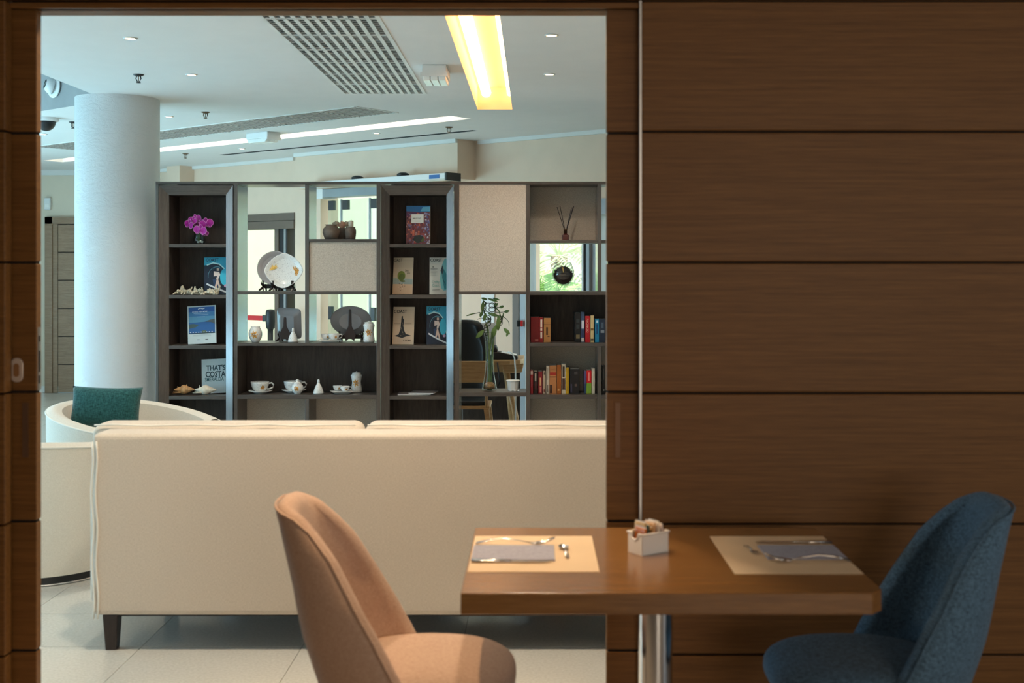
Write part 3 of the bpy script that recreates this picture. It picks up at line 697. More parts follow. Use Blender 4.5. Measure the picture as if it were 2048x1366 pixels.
# air curtain over the entrance
q0, q1 = ray_s(600, 8.1), ray_s(890, 8.1)
t = thing('air_curtain', 'long white air curtain unit with dark end cap above the bookshelf', 'air conditioner')
mk('casing', sw_box(MB(), q0, q1, 0, .19, 2.348, 2.40), M['white_plastic'], t, bevel=.004)
mk('end_cap', sw_box(MB(), q1, q1+U*.02, -.004, .195, 2.33, 2.405), M['black'], t)
M['blue_print'] = plain('blue_print', (.03, .14, .40), .5)
mk('blue_label', sw_box(MB(), q1-U*.20, q1-U*.07, -.003, 0, 2.352, 2.388), M['blue_print'], t)
for xx in (715, 806):
    q = ray_s(xx, 8.15); mk('knob', MB().lathe([(.0, 0), (.06, 0), (.06, .02), (.03, .035), (0, .036)], 16, (q.x, q.y, 2.40)), M['black'], t, smooth=True)
# ================================================================ entrance glazing (behind the bookshelf)
def win(n, a, b, z1, lab): return struct('window_%d' % n, sw_box(MB(), a+U*.03, b-U*.03, .12, .128, .02, z1), M['pane'], lab)
w2 = win(2, pA0, pA1, LIN-.17, 'glazed entrance with brown metal frame seen through the bookshelf')
mk('lintel', sw_box(MB(), pA0, pA1, -.02, .16, LIN-.17, LIN-.085), M['frame_brown'], w2); mk('lintel', sw_box(MB(), pA0, pA1, -.012, .16, LIN-.08, LIN), M['frame_brown'], w2)
def post(w, x0, x1, n0, n1, z1, mt):
    mk('post', sw_box(MB(), ray_s(x0), ray_s(x1), n0, n1, 0, z1), M[mt], w)
post(w2, 546, 554, .02, .14, LIN-.17, 'frame_brown'); post(w2, 554.3, 562, .03, .14, LIN-.17, 'black'); post(w2, 563, 567, .03, .12, LIN-.17, 'alu'); post(w2, 567.3, 570, .03, .14, LIN-.17, 'dark_metal')
M['pane_white'] = glass('pale_green_glass', (.90, .98, .95), 1.45)
w3 = win(3, pB0, pB1, LB, 'frameless glass entrance doors seen through the bookshelf')
M['grey_box'] = plain('grey_operator', (.30, .34, .36), .5)
mk('door_operator', sw_box(MB(), ray_s(657), pB1, -.08, .1, 2.27, 2.355), M['grey_box'], w3); mk('operator_cap', sw_box(MB(), ray_s(641), ray_s(656.5), -.08, .1, 2.26, 2.365), M['white_plastic'], w3)
for x0, x1 in ((651, 677), (679, 734), (736, 790), (792, 848), (850, 904)):
    g = mk('glass_leaf', sw_box(MB(), ray_s(x0), ray_s(x1), .04, .055, .02, 2.25), M['pane_white'], w3)
    mk('edge_profile', sw_box(MB(), ray_s(x1)-U*.012, ray_s(x1), .035, .06, .02, 2.25), M['frame_grey'], g)
    mk('patch_fitting', sw_box(MB(), ray_s(x0)+U*.01, ray_s(x0)+U*.09, .03, .065, 2.14, 2.24), M['dark_metal'], g)
    mk('patch_fitting', sw_box(MB(), ray_s(x0)+U*.01, ray_s(x0)+U*.06, .03, .065, .98, 1.12), M['dark_metal'], g)
w4 = win(4, pC0, pC1, LIN, 'window with grey posts looking out on a palm garden')
post(w4, 1029, 1041, -.03, .14, LIN, 'frame_brown'); post(w4, 1041.5, 1053, -.02, .14, LIN, 'frame_grey'); post(w4, 1163, 1166, .0, .14, LIN, 'white_plastic'); post(w4, 1166.5, 1172, .02, .14, LIN, 'black'); post(w4, 1172, 1178, .0, .14, LIN, 'frame_grey'); post(w4, 1178.5, 1196, .03, .14, LIN, 'frame_grey')
mk('lintel', sw_box(MB(), pC0, pC1, -.02, .16, LIN-.14, LIN), M['frame_grey'], w4)
# barrier posts with red belts
M['red'] = plain('red_belt', (.62, .015, .02), .5)
pb = P(541, 637, 12.6)
t = thing('belt_barrier', 'black barrier post with a red retractable belt by the glazed entrance', 'barrier', (pb.x, pb.y, 0))
mk('post', MB().tube([(0, 0, .02), (0, 0, .9)], .03, 16), M['black'], t, smooth=True); mk('foot', MB().lathe([(0, 0), (.17, 0), (.16, .02), (0, .03)], 28), M['black'], t, smooth=True)
mk('belt_head', MB().lathe([(.03, .88), (.045, .90), (.05, .96), (.05, 1.06), (.04, 1.09), (0, 1.095)], 20), M['black'], t, smooth=True)
zb0 = Z_at(637, 12.6); vb = -U
mk('belt', MB().hexa([(vb.x*k, vb.y*k+o_, z) for z in (zb0-.026, zb0+.026) for k, o_ in ((.09, 0), (1.3, 0), (1.3, .004), (.09, .004))]), M['red'], t)
mk('belt_clip', MB().hexa([(vb.x*k, vb.y*k+o_, z) for z in (zb0-.034, zb0+.034) for k, o_ in ((.03, -.012), (.13, -.012), (.13, .012), (.03, .012))]), M['dark_metal'], t)
pc = ray_s(1048)-NV*.06
t = thing('belt_receiver', 'small red and black belt clip on the grey window post', 'clip', (pc.x, pc.y, Z_at(647, pc.y)))
mk('clip_body', MB().box(-.028, .005, -.03, .04, -.03, .03), M['black'], t, bevel=.006); mk('clip_face', MB().box(.006, .026, -.03, .035, -.028, .028), M['red'], t, bevel=.005)
# ================================================================ outdoors
M['lawn'] = plain('lawn', (.12, .26, .06), .9, var=.3, scale=4); M['render_wall'] = plain('sunlit_cream_render', (.47, .47, .38), .9, var=.03)
struct('ground_outside', MB().box(-30, 30, 6, 60, -.25, -.125), M['lawn'])
M['paving'] = plain('pale_paving', (.62, .60, .54), .8, var=.06)
gp0, gp1 = onw(ray_s(300)), onw(ray_s(800)); struct('path_added', sw_box(MB(), gp0-U*2, gp1+U*1.0, .26, 4.2, -.13, -.03), M['paving'])  # unseen pale paving added to bounce more light onto the garden wall
g0 = onw(ray_s(330))+NV*4.2; g1 = onw(ray_s(790))+NV*4.2
struct('wall_outside', sw_box(MB(), g0-U*4, g1+U*1.5, 0, .3, -.12, 6.0), M['render_wall'], 'sunlit cream garden wall outside the entrance')
M['palm_leaf'] = plain('palm_leaf', (.30, .52, .14), .5, var=.25); M['palm_pale'] = plain('pale_palm_leaf', (.72, .80, .50), .5, var=.15); M['palm_trunk'] = plain('palm_trunk', (.28, .18, .09), .9, var=.3)
def palm(label, c, trunk_z, nfr, L, mt, seed):
    rnd = random.Random(seed); t = thing('palm_tree', label, 'palm tree', (c[0], c[1], -.12), group='palms in the garden outside')
    mk('trunk', MB().tube([(0, 0, 0), (.02, 0, trunk_z*.5), (0, 0, trunk_z)], [.16, .12, .10], 12), M['palm_trunk'], t, smooth=True)
    for k in range(nfr):
        a = 2*PI*k/nfr+rnd.uniform(-.15, .15); el = rnd.uniform(-.35, 1.05); ln = L*rnd.uniform(.8, 1.1)
        mb = MB(); pts = []
        for i in range(9):
            s = i/8; rr = ln*s*math.cos(el)*(1-.12*s); zz = ln*s*math.sin(el)-.45*ln*s*s
            pts.append(Vector((rr*math.cos(a), rr*math.sin(a), trunk_z+zz)))
        mb.tube(pts, [.012-.009*i/8 for i in range(9)], 5)
        side = Vector((-math.sin(a), math.cos(a), 0))
        for i in range(1, 9):
            for h in (0, .5):
                if i == 8 and h: continue
                q = pts[i] if not h else (pts[i]+pts[min(8, i+1)])/2
                tdir = (pts[i]-pts[i-1]).normalized(); ll = ln*.34*(1-.55*abs(i/8-.45))
                for sg in (-1, 1):
                    dr = (tdir*.75+side*sg*.8+Vector((0, 0, -.25))).normalized()
                    w_ = tdir.cross(dr).cross(dr).normalized()*.013
                    e = q+dr*ll; mid = q+dr*ll*.5+Vector((0, 0, .02))
                    mb.add([q, mid+w_, e, mid-w_], [(0, 1, 2, 3)])
        mk('frond', mb, M[mt], t, fix=False)
pp = P(1118, 512, 14.6); palm('pale fan of palm fronds outside, behind the brandy glass', (pp.x, pp.y), pp.z+.12, 26, 1.25, 'palm_pale', 3)
pp = P(1075, 575, 13.6); palm('low green palm outside, left of the brandy glass', (pp.x, pp.y), pp.z-.1, 24, 1.1, 'palm_leaf', 5)
pp = P(1165, 560, 17.0); palm('green palm outside, beyond the dark window post', (pp.x, pp.y), pp.z, 22, 1.5, 'palm_leaf', 9)
def hedge(name, label, cx0, cx1, y, z0, z1, mt, n, seed):
    rnd = random.Random(seed); mb = MB()
    for _ in range(n):
        c = Vector((rnd.uniform(cx0, cx1), y+rnd.uniform(-.5, .5), rnd.uniform(z0, z1)*(1-.15*rnd.random()))); s = rnd.uniform(.06, .13)
        u = Vector((rnd.gauss(0, 1), rnd.gauss(0, 1), rnd.gauss(0, 1))).normalized(); w = u.orthogonal().normalized()
        mb.add([c-u*s, c+w*s*.35, c+u*s, c-w*s*.35], [(0, 1, 2, 3)])
    mb.box(cx0, cx1, y+.3, y+.8, -.12, z1*.92)
    o = mk(name, mb, mt, fix=False); tag(o, label, 'hedge', kind='stuff')
hedge('hedge', 'bright leafy hedge in the garden behind the palms', -1.5, 5.5, 19, -.1, 3.6, plain('hedge_leaf', (.26, .44, .16), .6, var=.35, scale=3), 9000, 4)
# ================================================================ desk corner behind the bookshelf
M['grey_panel'] = plain('pale_grey_panel', (.62, .60, .57), .5); M['paper'] = plain('white_paper', (.82, .82, .80), .7, var=.01)
dk = thing('desk', 'light beech desk with rounded corner behind the bamboo vase', 'desk', (0, 0, 0))
dzt = .742
ya, yb = 10.15, 10.75; xa, xb = X_at(880, ya), X_at(1048, ya)
mk('desk_top', MB().prism([(xa, ya), (xb-.12, ya), (xb-.03, ya+.05), (xb, ya+.15), (xb, yb), (xa, yb)], 'z', dzt-.04, dzt), M['wood_light'], dk, bevel=.008)
mk('drop_side', MB().hexa([(xb-.17, ya+.14, dzt-.12), (xb-.02, ya+.14, dzt-.12), (xb-.02, yb, dzt-.12), (xb-.17, yb, dzt-.12), (xb-.20, ya+.12, dzt-.04), (xb, ya+.12, dzt-.04), (xb, yb, dzt-.04), (xb-.20, yb, dzt-.04)]), M['wood_light'], dk, bevel=.01)
mk('apron', MB().box(xa, xb-.18, ya+.1, ya+.12, dzt-.11, dzt-.04), M['wood_light'], dk)
mk('leg', MB().tube([(xb-.16, ya+.22, dzt-.1), (xb-.02, ya+.16, 0)], [.03, .02], 10), M['wood_light'], dk, smooth=True); mk('leg', MB().tube([(xb-.16, yb-.1, dzt-.1), (xb-.10, yb-.06, 0)], [.03, .02], 10), M['wood_light'], dk, smooth=True)
mk('leg', MB().tube([(xa+.1, ya+.16, dzt-.04), (xa+.05, ya+.1, 0)], [.03, .02], 10), M['wood_light'], dk, smooth=True)
mk('modesty_panel', MB().box(xa, xb-.04, yb-.05, yb-.02, .06, dzt-.15), M['shelf_back'], dk)
# pale tube standing in for the highlight along the desk's curved leg edge
cb = [P(1016, 704, 10.1), P(1024, 706, 10.08), P(1029, 716, 10.06), P(1031, 740, 10.05), P(1031, 780, 10.05), P(1031, 845, 10.05)]
cbo = mk('leg_highlight', MB().tube(cb, .006, 8), M['white_plastic'], smooth=True); tag(cbo, 'pale strip standing for the highlight on the desk leg edge behind the bamboo vase', 'leg_highlight')
# telephone on the desk
tl = thing('telephone', 'dark desk telephone with white keypad', 'telephone', P(1010, 704, 10.27)); tl.location.z = dzt+.001
mk('phone_body', MB().prism([(-.11, 0), (.11, 0), (.11, .03), (-.05, .065), (-.11, .06)], 'y', -.08, .10), M['black'], tl, bevel=.006)
mk('handset', MB().tube([(-.09, -.07, .075), (-.085, -.02, .10), (-.085, .05, .10), (-.09, .10, .075)], [.028, .018, .018, .028], 10), M['black'], tl, smooth=True)
mk('keypad', MB().hexa([(-.03, -.075, .050), (.10, -.075, .028), (.10, .085, .028), (-.03, .085, .050), (-.03, -.075, .062), (.10, -.075, .038), (.10, .085, .038), (-.03, .085, .062)]), M['paper'], tl)
mk('cord', MB().tube([(-.10, -.09, .06), (-.12, -.14, .03), (-.12, -.15, -.18), (-.06, -.15, -.24), (-.04, -.145, -.18), (-.06, -.145, -.02)], .008, 6), M['black'], tl, smooth=True)
# monitor seen from behind
mo = thing('monitor', 'pale grey computer screen standing on the desk', 'monitor', P(962, 706, 10.50)); mo.location.z = dzt+.001
mk('screen', MB().box(-.12, .13, -.01, .015, .05, .30), M['grey_panel'], mo, bevel=.006); mk('stand', MB().box(-.03, .03, -.01, .02, 0, .08).box(-.09, .09, -.05, .07, 0, .01), M['black'], mo)
# white sheet of paper on the wall
ps_ = ray_s(976)-NV*.012
wp = mk('wall_notice', sw_box(MB(), ray_s(964), ray_s(990), -.012, -.002, Z_at(700, ps_.y), Z_at(575, ps_.y)), M['paper']); tag(wp, 'blank white sheet on the beige wall behind the bamboo', 'paper')
# black office chair
oc = thing('office_chair', 'black padded office chair behind the bookshelf', 'chair', (X_at(915, 9.75), 9.75, 0))
def ocb(u, v):
    a = (u-.5)*2.4; w = .24*(1-.35*max(0, v-.6)**1.5*3); return (w*math.sin(a)/math.sin(1.2), -.10+.10*math.cos(a), .50+.60*v-.05*abs(u*2-1)**4*v)
ob = mk('backrest', MB().grid(ocb, 20, 16), M['black'], oc, smooth=True); sm_ = ob.modifiers.new('thick', 'SOLIDIFY'); sm_.thickness = .06; sm_.offset = 0
mk('seat', MB().box(-.24, .24, .02, .48, .42, .50), M['black'], oc, bevel=.03, seg=4); mk('gas_lift', MB().tube([(0, .25, .08), (0, .25, .43)], .03, 12), M['black'], oc, smooth=True)
for k in range(5): a = 2*PI*k/5; mk('base_arm', MB().tube([(0, .25, .10), (.28*math.cos(a), .25+.28*math.sin(a), .05)], [.028, .02], 8), M['black'], oc, smooth=True); mk('caster', MB().ball((.28*math.cos(a), .25+.28*math.sin(a), .028), .028), M['black'], oc, smooth=True)
# beech side chair
bc = thing('beech_chair', 'light beech chair with a broad plain backrest behind the bookshelf', 'chair', (X_at(944, 9.25), 9.25, 0))
mk('backrest', MB().box(-.22, X_at(973, 9.25)-X_at(944, 9.25), -.02, .01, Z_at(765, 9.25), Z_at(722, 9.25)), M['wood_light'], bc, bevel=.008)
mk('seat', MB().box(-.22, .14, -.01, .42, .43, .455), M['wood_light'], bc, bevel=.008)
mk('seat_pad', MB().box(-.20, .10, .01, .40, .456, .49), M['black'], bc, bevel=.01)
for x, y, dx, dy in ((-.2, 0, -.03, -.03), (.11, 0, .06, -.03), (-.2, .4, -.03, .03), (.11, .4, .06, .03)): mk('leg', MB().hexa([(x+dx-.014, y+dy-.014, 0), (x+dx+.014, y+dy-.014, 0), (x+dx+.014, y+dy+.014, 0), (x+dx-.014, y+dy+.014, 0), (x-.02, y-.02, .44), (x+.02, y-.02, .44), (x+.02, y+.02, .44), (x-.02, y+.02, .44)]), M['wood_light'], bc)
mk('back_post', MB().tube([(.11, 0, .44), (.115, -.005, Z_at(724, 9.25))], .012, 8), M['wood_light'], bc, smooth=True); mk('back_post', MB().tube([(-.19, 0, .44), (-.19, -.005, Z_at(724, 9.25))], .012, 8), M['wood_light'], bc, smooth=True)
bx = thing('storage_box', 'grey cardboard box with a pale blue lid under the desk', 'box', (X_at(930, 10.0)-.06, 9.50, 0))
mk('box_body', MB().box(-.10, .10, -.1, .1, 0, .16), plain('grey_card', (.30, .28, .26), .8), bx, bevel=.004); mk('box_lid', MB().box(-.105, .105, -.105, .105, .16, .22), plain('pale_blue_card', (.50, .62, .74), .7), bx, bevel=.01)
# ================================================================ shelf contents
m, nt, bs = node_mat('speckled_ceramic'); bs.inputs['Roughness'].default_value = .18
_v = N(nt, 'ShaderNodeTexVoronoi'); _v.inputs['Scale'].default_value = 150; nt.links.new(coords(nt), _v.inputs['Vector'])
nt.links.new(ramp(nt, _v.outputs['Distance'], [(.0, (.10, .11, .13)), (.15, (.16, .17, .19)), (.22, (.74, .76, .75)), (1, (.78, .80, .79))]), bs.inputs['Base Color']); M['ceramic'] = m
M['ceramic_white'] = plain('white_glaze', (.80, .81, .79), .18, var=.02); M['grey_glaze'] = plain('grey_glaze', (.40, .40, .42), .28, var=.06); M['gold'] = plain('ochre_paint', (.62, .30, .05), .4, var=.4, scale=120); M['gold2'] = plain('yellow_ochre_paint', (.75, .47, .10), .4, var=.3, scale=120); M['brownp'] = plain('brown_paint', (.25, .11, .04), .4)
M['stand'] = plain('dark_stand_wood', (.022, .010, .009), .35)
def rad(prof_, z):
    for (r0, z0), (r1, z1) in zip(prof_[:-1], prof_[1:]):
        if z0 <= z <= z1 and z1 > z0: return r0+(r1-r0)*(z-z0)/(z1-z0)
    return prof_[-1][0]
def motif(parent, prof_, zc, s, mats=('gold', 'brownp'), a0=-PI/2, np_=7):
    """painted flower laid on the turned surface, facing the room"""
    for q, mt in enumerate(mats):
        mb = MB()
        for k in range(np_):
            th = 2*PI*(k+.5*q)/np_; L = s*(1 if q == 0 else .62); pts = []
            for e in range(8):
                f = 2*PI*e/8; lx_, lz_ = L*.55+L*.45*math.cos(f), L*(.22 if q == 0 else .10)*math.sin(f)
                hx, hz = lx_*math.cos(th)-lz_*math.sin(th), lx_*math.sin(th)+lz_*math.cos(th)
                r_ = rad(prof_, zc+hz)+.0008+.0004*q; a = a0+hx/max(r_, .005)
                pts.append((r_*math.cos(a), r_*math.sin(a), zc+hz))
            mb.add(pts, [tuple(range(8))])
        mk('flower_motif', mb, M[mt], parent, fix=False)
def shelf_z(y, d=D0): return Z_at(y, d)+.0005
CER = 'speckled white ceramics with ochre flowers'
def on(x, d, z): return (X_at(x, d), d, z)
def pxm(n, d): return n*d/F
# ---- cups and saucers
CUPP = [(0, 0), (.030, 0), (.034, .004), (.050, .020), (.060, .042), (.063, .060), (.0645, .070), (.0615, .070), (.058, .045), (.045, .018), (0, .012)]
CUPO = CUPP[2:7]
def cup(label, loc, s, rz=0, mot=True):
    t = thing('teacup', label, 'cup', loc, rz, CER)
    pr = [(r*s, z*s) for r, z in CUPP]
    mk('bowl', MB().lathe(pr, 32), M['ceramic'], t, smooth=True)
    mk('handle', MB().tube([(.060*s, 0, .058*s), (.082*s, 0, .062*s), (.095*s, 0, .048*s), (.090*s, 0, .030*s), (.070*s, 0, .020*s), (.048*s, 0, .018*s)], .0058*s, 8), M['ceramic_white'], t, smooth=True)
    if mot: motif(t, [(r*s, z*s) for r, z in CUPO], .032*s, .018*s, a0=-PI/2-rz+.55)
    return t
def saucer(label, loc, s):
    t = mk('saucer', MB().lathe([(0, 0), (.045*s, 0), (.048*s, .005*s), (.080*s, .016*s), (.083*s, .020*s), (.079*s, .021*s), (.045*s, .010*s), (0, .009*s)], 36), M['ceramic_white'], loc=loc, smooth=True)
    return tag(t, label, 'saucer', CER)
zc = shelf_z(790)
d = 8.40
saucer('white saucer under the big teacup at the left', on(521, d, zc), 1.03); cup('big speckled teacup at the left end of the lower dark shelf', on(520, d, zc+.011), 1.0)
saucer('white saucer behind the small lidded sugar pot', on(588, 8.45, zc), 1.03); cup('big speckled teacup behind the small lidded sugar pot', on(586, 8.45, zc+.011), 1.0, mot=False)
# ---- lidded pots
def pot(label, loc, prof_, lid, name, mz, ms, cat='jar'):
    t = thing(name, label, cat, loc, 0, CER)
    mk('body', MB().lathe(prof_, 32), M['ceramic'], t, smooth=True)
    if lid: mk('lid', MB().lathe(lid, 28), M['ceramic_white'], t, smooth=True)
    motif(t, [p for p in prof_ if p[0] > .004], mz, ms, ('gold', 'brownp'))
    return t
sug = [(0, 0), (.022, 0), (.024, .006), (.038, .025), (.043, .043), (.036, .062), (.026, .070), (.028, .074), (0, .074)]
pot('small round sugar pot with lid in front of a teacup', on(595, 8.345, zc), sug, [(.028, .0745), (.026, .080), (.012, .083), (.010, .088), (.013, .094), (.008, .100), (0, .101)], 'sugar_pot', .040, .020)
def jar_prof(h, r): return [(0, 0), (r*.86, 0), (r*.95, .02*h), (r, .06*h), (r*.98, .16*h), (r*.80, .42*h), (r*.78, .50*h), (r*.90, .68*h), (r, .80*h), (r*.92, .84*h), (r*.74, .87*h), (r*.74, .90*h), (0, .90*h)]
def jar_lid(h, r): return [(r*.80, .90*h), (r*.82, .92*h), (r*.45, .95*h), (r*.12, .965*h), (r*.16, .985*h), (r*.08, 1.0*h), (0, 1.0*h)]
h = pxm(42, 8.46); pot('tall lidded apothecary jar at the right end of the lower dark shelf', on(713, 8.46, zc), jar_prof(h, .040), jar_lid(h, .040), 'apothecary_jar', h*.46, .026)
# ---- bells
def bell(label, loc, h, r):
    pr = [(0, .004), (r*.95, .004), (r, 0), (r*.98, .01), (r*.84, .28*h), (r*.62, .50*h), (r*.34, .68*h), (r*.24, .76*h), (r*.26, .82*h), (r*.20, .90*h), (r*.22, .95*h), (r*.10, h), (0, h)]
    t = thing('table_bell', label, 'bell', loc, 0, CER); mk('bell_body', MB().lathe(pr[:8], 28), M['ceramic'], t, smooth=True); mk('handle', MB().lathe(pr[7:], 16), M['ceramic_white'], t, smooth=True)
bell('speckled ceramic table bell standing alone on the lower dark shelf', on(637, 8.35, zc), pxm(29, 8.35), .0365)
# ---- square tray with two little cups
def tray(label, loc, w, rz=0):
    mb = MB(); a, b = w/2, w/2*.62
    mb.hexa([(-b, -b, 0), (b, -b, 0), (b, b, 0), (-b, b, 0), (-a, -a, .018), (a, -a, .018), (a, a, .018), (-a, a, .018)])
    t = mk('square_dish', mb, M['ceramic_white'], loc=loc, rz=rz, bevel=.004); return tag(t, label, 'dish', CER)
tray('small square dish carrying two little cups on the lower dark shelf', on(683, 8.38, zc), .150, .3)
cup('left little cup on the square dish of the lower dark shelf', on(675, 8.40, zc+.0185), .50); cup('right little cup on the square dish of the lower dark shelf', on(690, 8.35, zc+.0185), .50)
# ---- shelf above (y 686)
zc = shelf_z(686)
vp = [(0, 0), (.024, 0), (.027, .005), (.042, .030), (.0475, .055), (.045, .075), (.034, .098), (.030, .103), (.033, .112), (.028, .112), (0, .10)]
pot('speckled round-bellied ceramic vase below the round plates', on(511, 8.36, zc), vp, None, 'ceramic_vase', .055, .028, 'vase')
bell('speckled ceramic table bell in front of the square grey plate', on(586, 8.34, zc), pxm(29, 8.34), .036)
h = pxm(43, 8.36); pot('tall lidded apothecary jar in front of the oval platter', on(738, 8.36, zc), jar_prof(h, .040), jar_lid(h, .040), 'apothecary_jar', h*.46, .026)
tray('small square dish with two cups beside the oval platter', on(659, 8.36, zc), .150, .25)
cup('left little cup on the dish beside the oval platter', on(652, 8.37, zc+.0185), .55); cup('right little cup on the dish beside the oval platter', on(668, 8.345, zc+.0185), .60)
# ---- plates on easels.  dish(): plate whose face looks along -y
def dish(rf, prof_, n=64):
    v = []; f = []
    for fr_, dy in prof_:
        for i in range(n):
            a = 2*PI*i/n; r_ = rf(a)*fr_; v.append((r_*math.cos(a), dy, r_*math.sin(a)))
    m_ = len(prof_)
    for k in range(m_-1):
        for i in range(n): f.append((k*n+i, k*n+(i+1) % n, (k+1)*n+(i+1) % n, (k+1)*n+i))
    f.append(tuple(range(n))); f.append(tuple(reversed(range((m_-1)*n, m_*n))))
    return MB().add(v, f)
def sup(ax, az, n_): return lambda a: 1/((abs(math.cos(a))/ax)**n_+(abs(math.sin(a))/az)**n_)**(1/n_)
FRONT = [(.70, .0), (.76, -.004), (.96, -.020), (1.0, -.021), (1.0, -.017), (.78, .004), (.70, .008)]     # face towards -y
BACK = [(.52, -.012), (.55, -.014), (.57, -.008), (.80, .002), (.97, .018), (1.0, .020), (.98, .024), (.78, .010), (.5, .004)]  # underside towards -y
def easel(label, loc, w, h, back=False, grp='dark plate stands'):
    t = thing('plate_stand', label, 'plate stand', loc, 0, grp)
    for s in (-1, 1):
        pr = [(-.055, .0), (-.035, .0), (-.028, .022), (.03, .026), (.045, .0), (.06, .0), (.045, .045), (.02, .05), (-.02, .045), (-.045, .06), (-.05, .075), (-.058, .075), (-.056, .05), (-.04, .03)]
        mk('foot', MB().prism(pr, 'x', s*w/2-.005, s*w/2+.005), M['stand'], t, bevel=.002)
        mk('splay', MB().tube([(s*w/2, -.02, .03), (s*(w/2+.02), -.045, .012), (s*(w/2+.03), -.052, .0045)], [.010, .008, .004], 8), M['stand'], t, smooth=True)
        mk('hook', MB().tube([(s*(w/2), -.035, .03), (s*(w/2+.014), -.046, .055), (s*(w/2+.006), -.05, .075)], [.009, .006, .003], 8), M['stand'], t, smooth=True)
    mk('crossbar', MB().box(-w/2, w/2, -.012, .012, .018, .048), M['stand'], t, bevel=.004)
    if back:
        mk('back_post', MB().prism([(-.035, 0), (-.03, .012), (-.042, .05), (-.012, .11), (-.009, h), (0, h+.006), (.009, h), (.012, .11), (.042, .05), (.03, .012), (.035, 0), (.012, .02), (-.012, .02)], 'y', -.075, -.062), M['stand'], t, bevel=.003)
    return t
zc = shelf_z(583)
easel('dark wooden stand holding the round grey plate', on(545, 8.47, zc), .11, .15)
pr_ = mk('round_plate', dish(lambda a: .122, FRONT), M['grey_glaze'], smooth=True); pr_.location = P(550, 537, 8.46); pr_.location.z = zc+.036+.122; pr_.rotation_euler = (math.radians(-12), 0, 0); tag(pr_, 'plain round grey plate behind the flowered plate', 'plate')
easel('dark wooden stand holding the flowered plate', on(568, 8.385, zc), .13, .13)
pf = thing('flowered_plate', 'pale speckled rounded-diamond plate painted with two ochre flowers', 'plate', on(568.5, 8.37, zc+.012+.128))
pf.rotation_euler = (math.radians(-12), 0, 0)
rd = lambda a: .1345/((abs(math.cos(a))**1.55+abs(.93**-1*math.sin(a))**1.55)**(1/1.55))*1.0
M['plate_blue'] = M['ceramic']
mk('plate_body', dish(rd, FRONT, 80), M['ceramic'], pf, smooth=True)
for cx_, cz_, s_, mt in ((-.072, .012, .038, 'gold2'), (.078, -.004, .042, 'gold')):
    mb = MB()
    for k in range(9):
        a = (PI*.15+PI*.9*k/8) if mt == 'gold2' else (-PI*.5+PI*1.15*k/8)
        L = s_*(.8+.3*((k*7) % 3)/2); n_ = 6
        mb.add([(cx_+L*(.5+.5*math.cos(2*PI*e/n_))*math.cos(a)-L*.09*math.sin(2*PI*e/n_)*math.sin(a), -.0015-.004, cz_+L*(.5+.5*math.cos(2*PI*e/n_))*math.sin(a)+L*.09*math.sin(2*PI*e/n_)*math.cos(a)) for e in range(n_)], [tuple(range(n_))])
    mk('flower_motif', mb, M[mt], pf, fix=False)
zc = shelf_z(686)
sq = mk('square_plate', dish(sup(.093, .110, 9), BACK, 72), M['grey_glaze'], smooth=True); sq.location = on(576, 8.46, zc+.012+.112); sq.rotation_euler = (math.radians(10), math.radians(3), math.radians(-14)); tag(sq, 'square grey plate seen from behind on its stand', 'plate')
easel('dark wooden stand behind the square grey plate', on(574, 8.44, zc), .08, .17, True)
ov = mk('oval_platter', dish(sup(.145, .108, 2), BACK, 72), M['grey_glaze'], smooth=True); ov.location = on(701, 8.48, zc+.03+.11); ov.rotation_euler = (math.radians(10), 0, 0); tag(ov, 'large oval grey platter seen from behind on its stand', 'platter')
easel('large dark wooden stand holding the oval platter', on(703, 8.46, zc), .15, .225, True)
# ---- clay jars and dry roses, upper cell
zc = shelf_z(478); M['clay'] = plain('brown_clay', (.16, .125, .10), .8, var=.2, scale=30, bmp=.3, bscale=60); M['rose'] = plain('dry_rose', (.72, .47, .36), .8, var=.25, scale=60); M['rose_w'] = plain('cream_wax', (.74, .68, .55), .7, var=.15, scale=40)
def clay(label, loc, r, h, squat):
    pr = [(0, 0), (r*.62, 0), (r*.74, .02*h), (r, .45*h), (r*.93, .72*h), (r*.62, .90*h), (r*.60, .93*h), (r*.74, h), (r*.66, h), (r*.52, .9*h), (0, .86*h)] if squat else [(0, 0), (r*.80, 0), (r*.86, .03*h), (r, .55*h), (r*.95, .80*h), (r*.80, .93*h), (r*.88, h), (r*.78, h), (r*.70, .9*h), (0, .85*h)]
    return tag(mk('clay_jar', MB().lathe(pr, 32), M['clay'], loc=loc, smooth=True), label, 'jar', 'brown clay jars')
clay('squat round clay jar in the upper open cell', on(662.5, 8.36, zc), .0605, .102, True)
clay('small clay jar between the other two, holding dry roses', on(686, 8.46, zc), .046, .082, False)
clay('upright clay jar holding a pale candle', on(701, 8.38, zc), .0395, .086, False)
def rose(label, c, r, mt, seed):
    rnd = random.Random(seed); t = thing('dry_rose', label, 'flower', c, 0, 'dry roses in the clay jar')
    mk('stem', MB().tube([(0, 0, -.06), (0, 0, 0)], .003, 6), M['clay'], t)
    for k in range(9):
        a = k*2.4; rr = r*(.25+.09*k)
        mb = MB().grid(lambda u, v, a=a, rr=rr: (rr*math.cos(a+(u-.5)*1.7)*(.6+.4*v), rr*math.sin(a+(u-.5)*1.7)*(.6+.4*v), -r*.5+r*(1.5-.06*k)*v*(1-.35*(2*u-1)**2)), 6, 4)
        mk('petal', mb, M[mt], t, smooth=True, fix=False)
rose('pale dry rose at the left of the clay jars bunch', on(672, 8.46, zc+.105), .030, 'rose_w', 1); rose('pink dry rose in the middle clay jar', on(684, 8.45, zc+.100), .034, 'rose', 2); rose('cream dry rose just left of the pale candle', on(693, 8.47, zc+.106), .028, 'rose_w', 3)
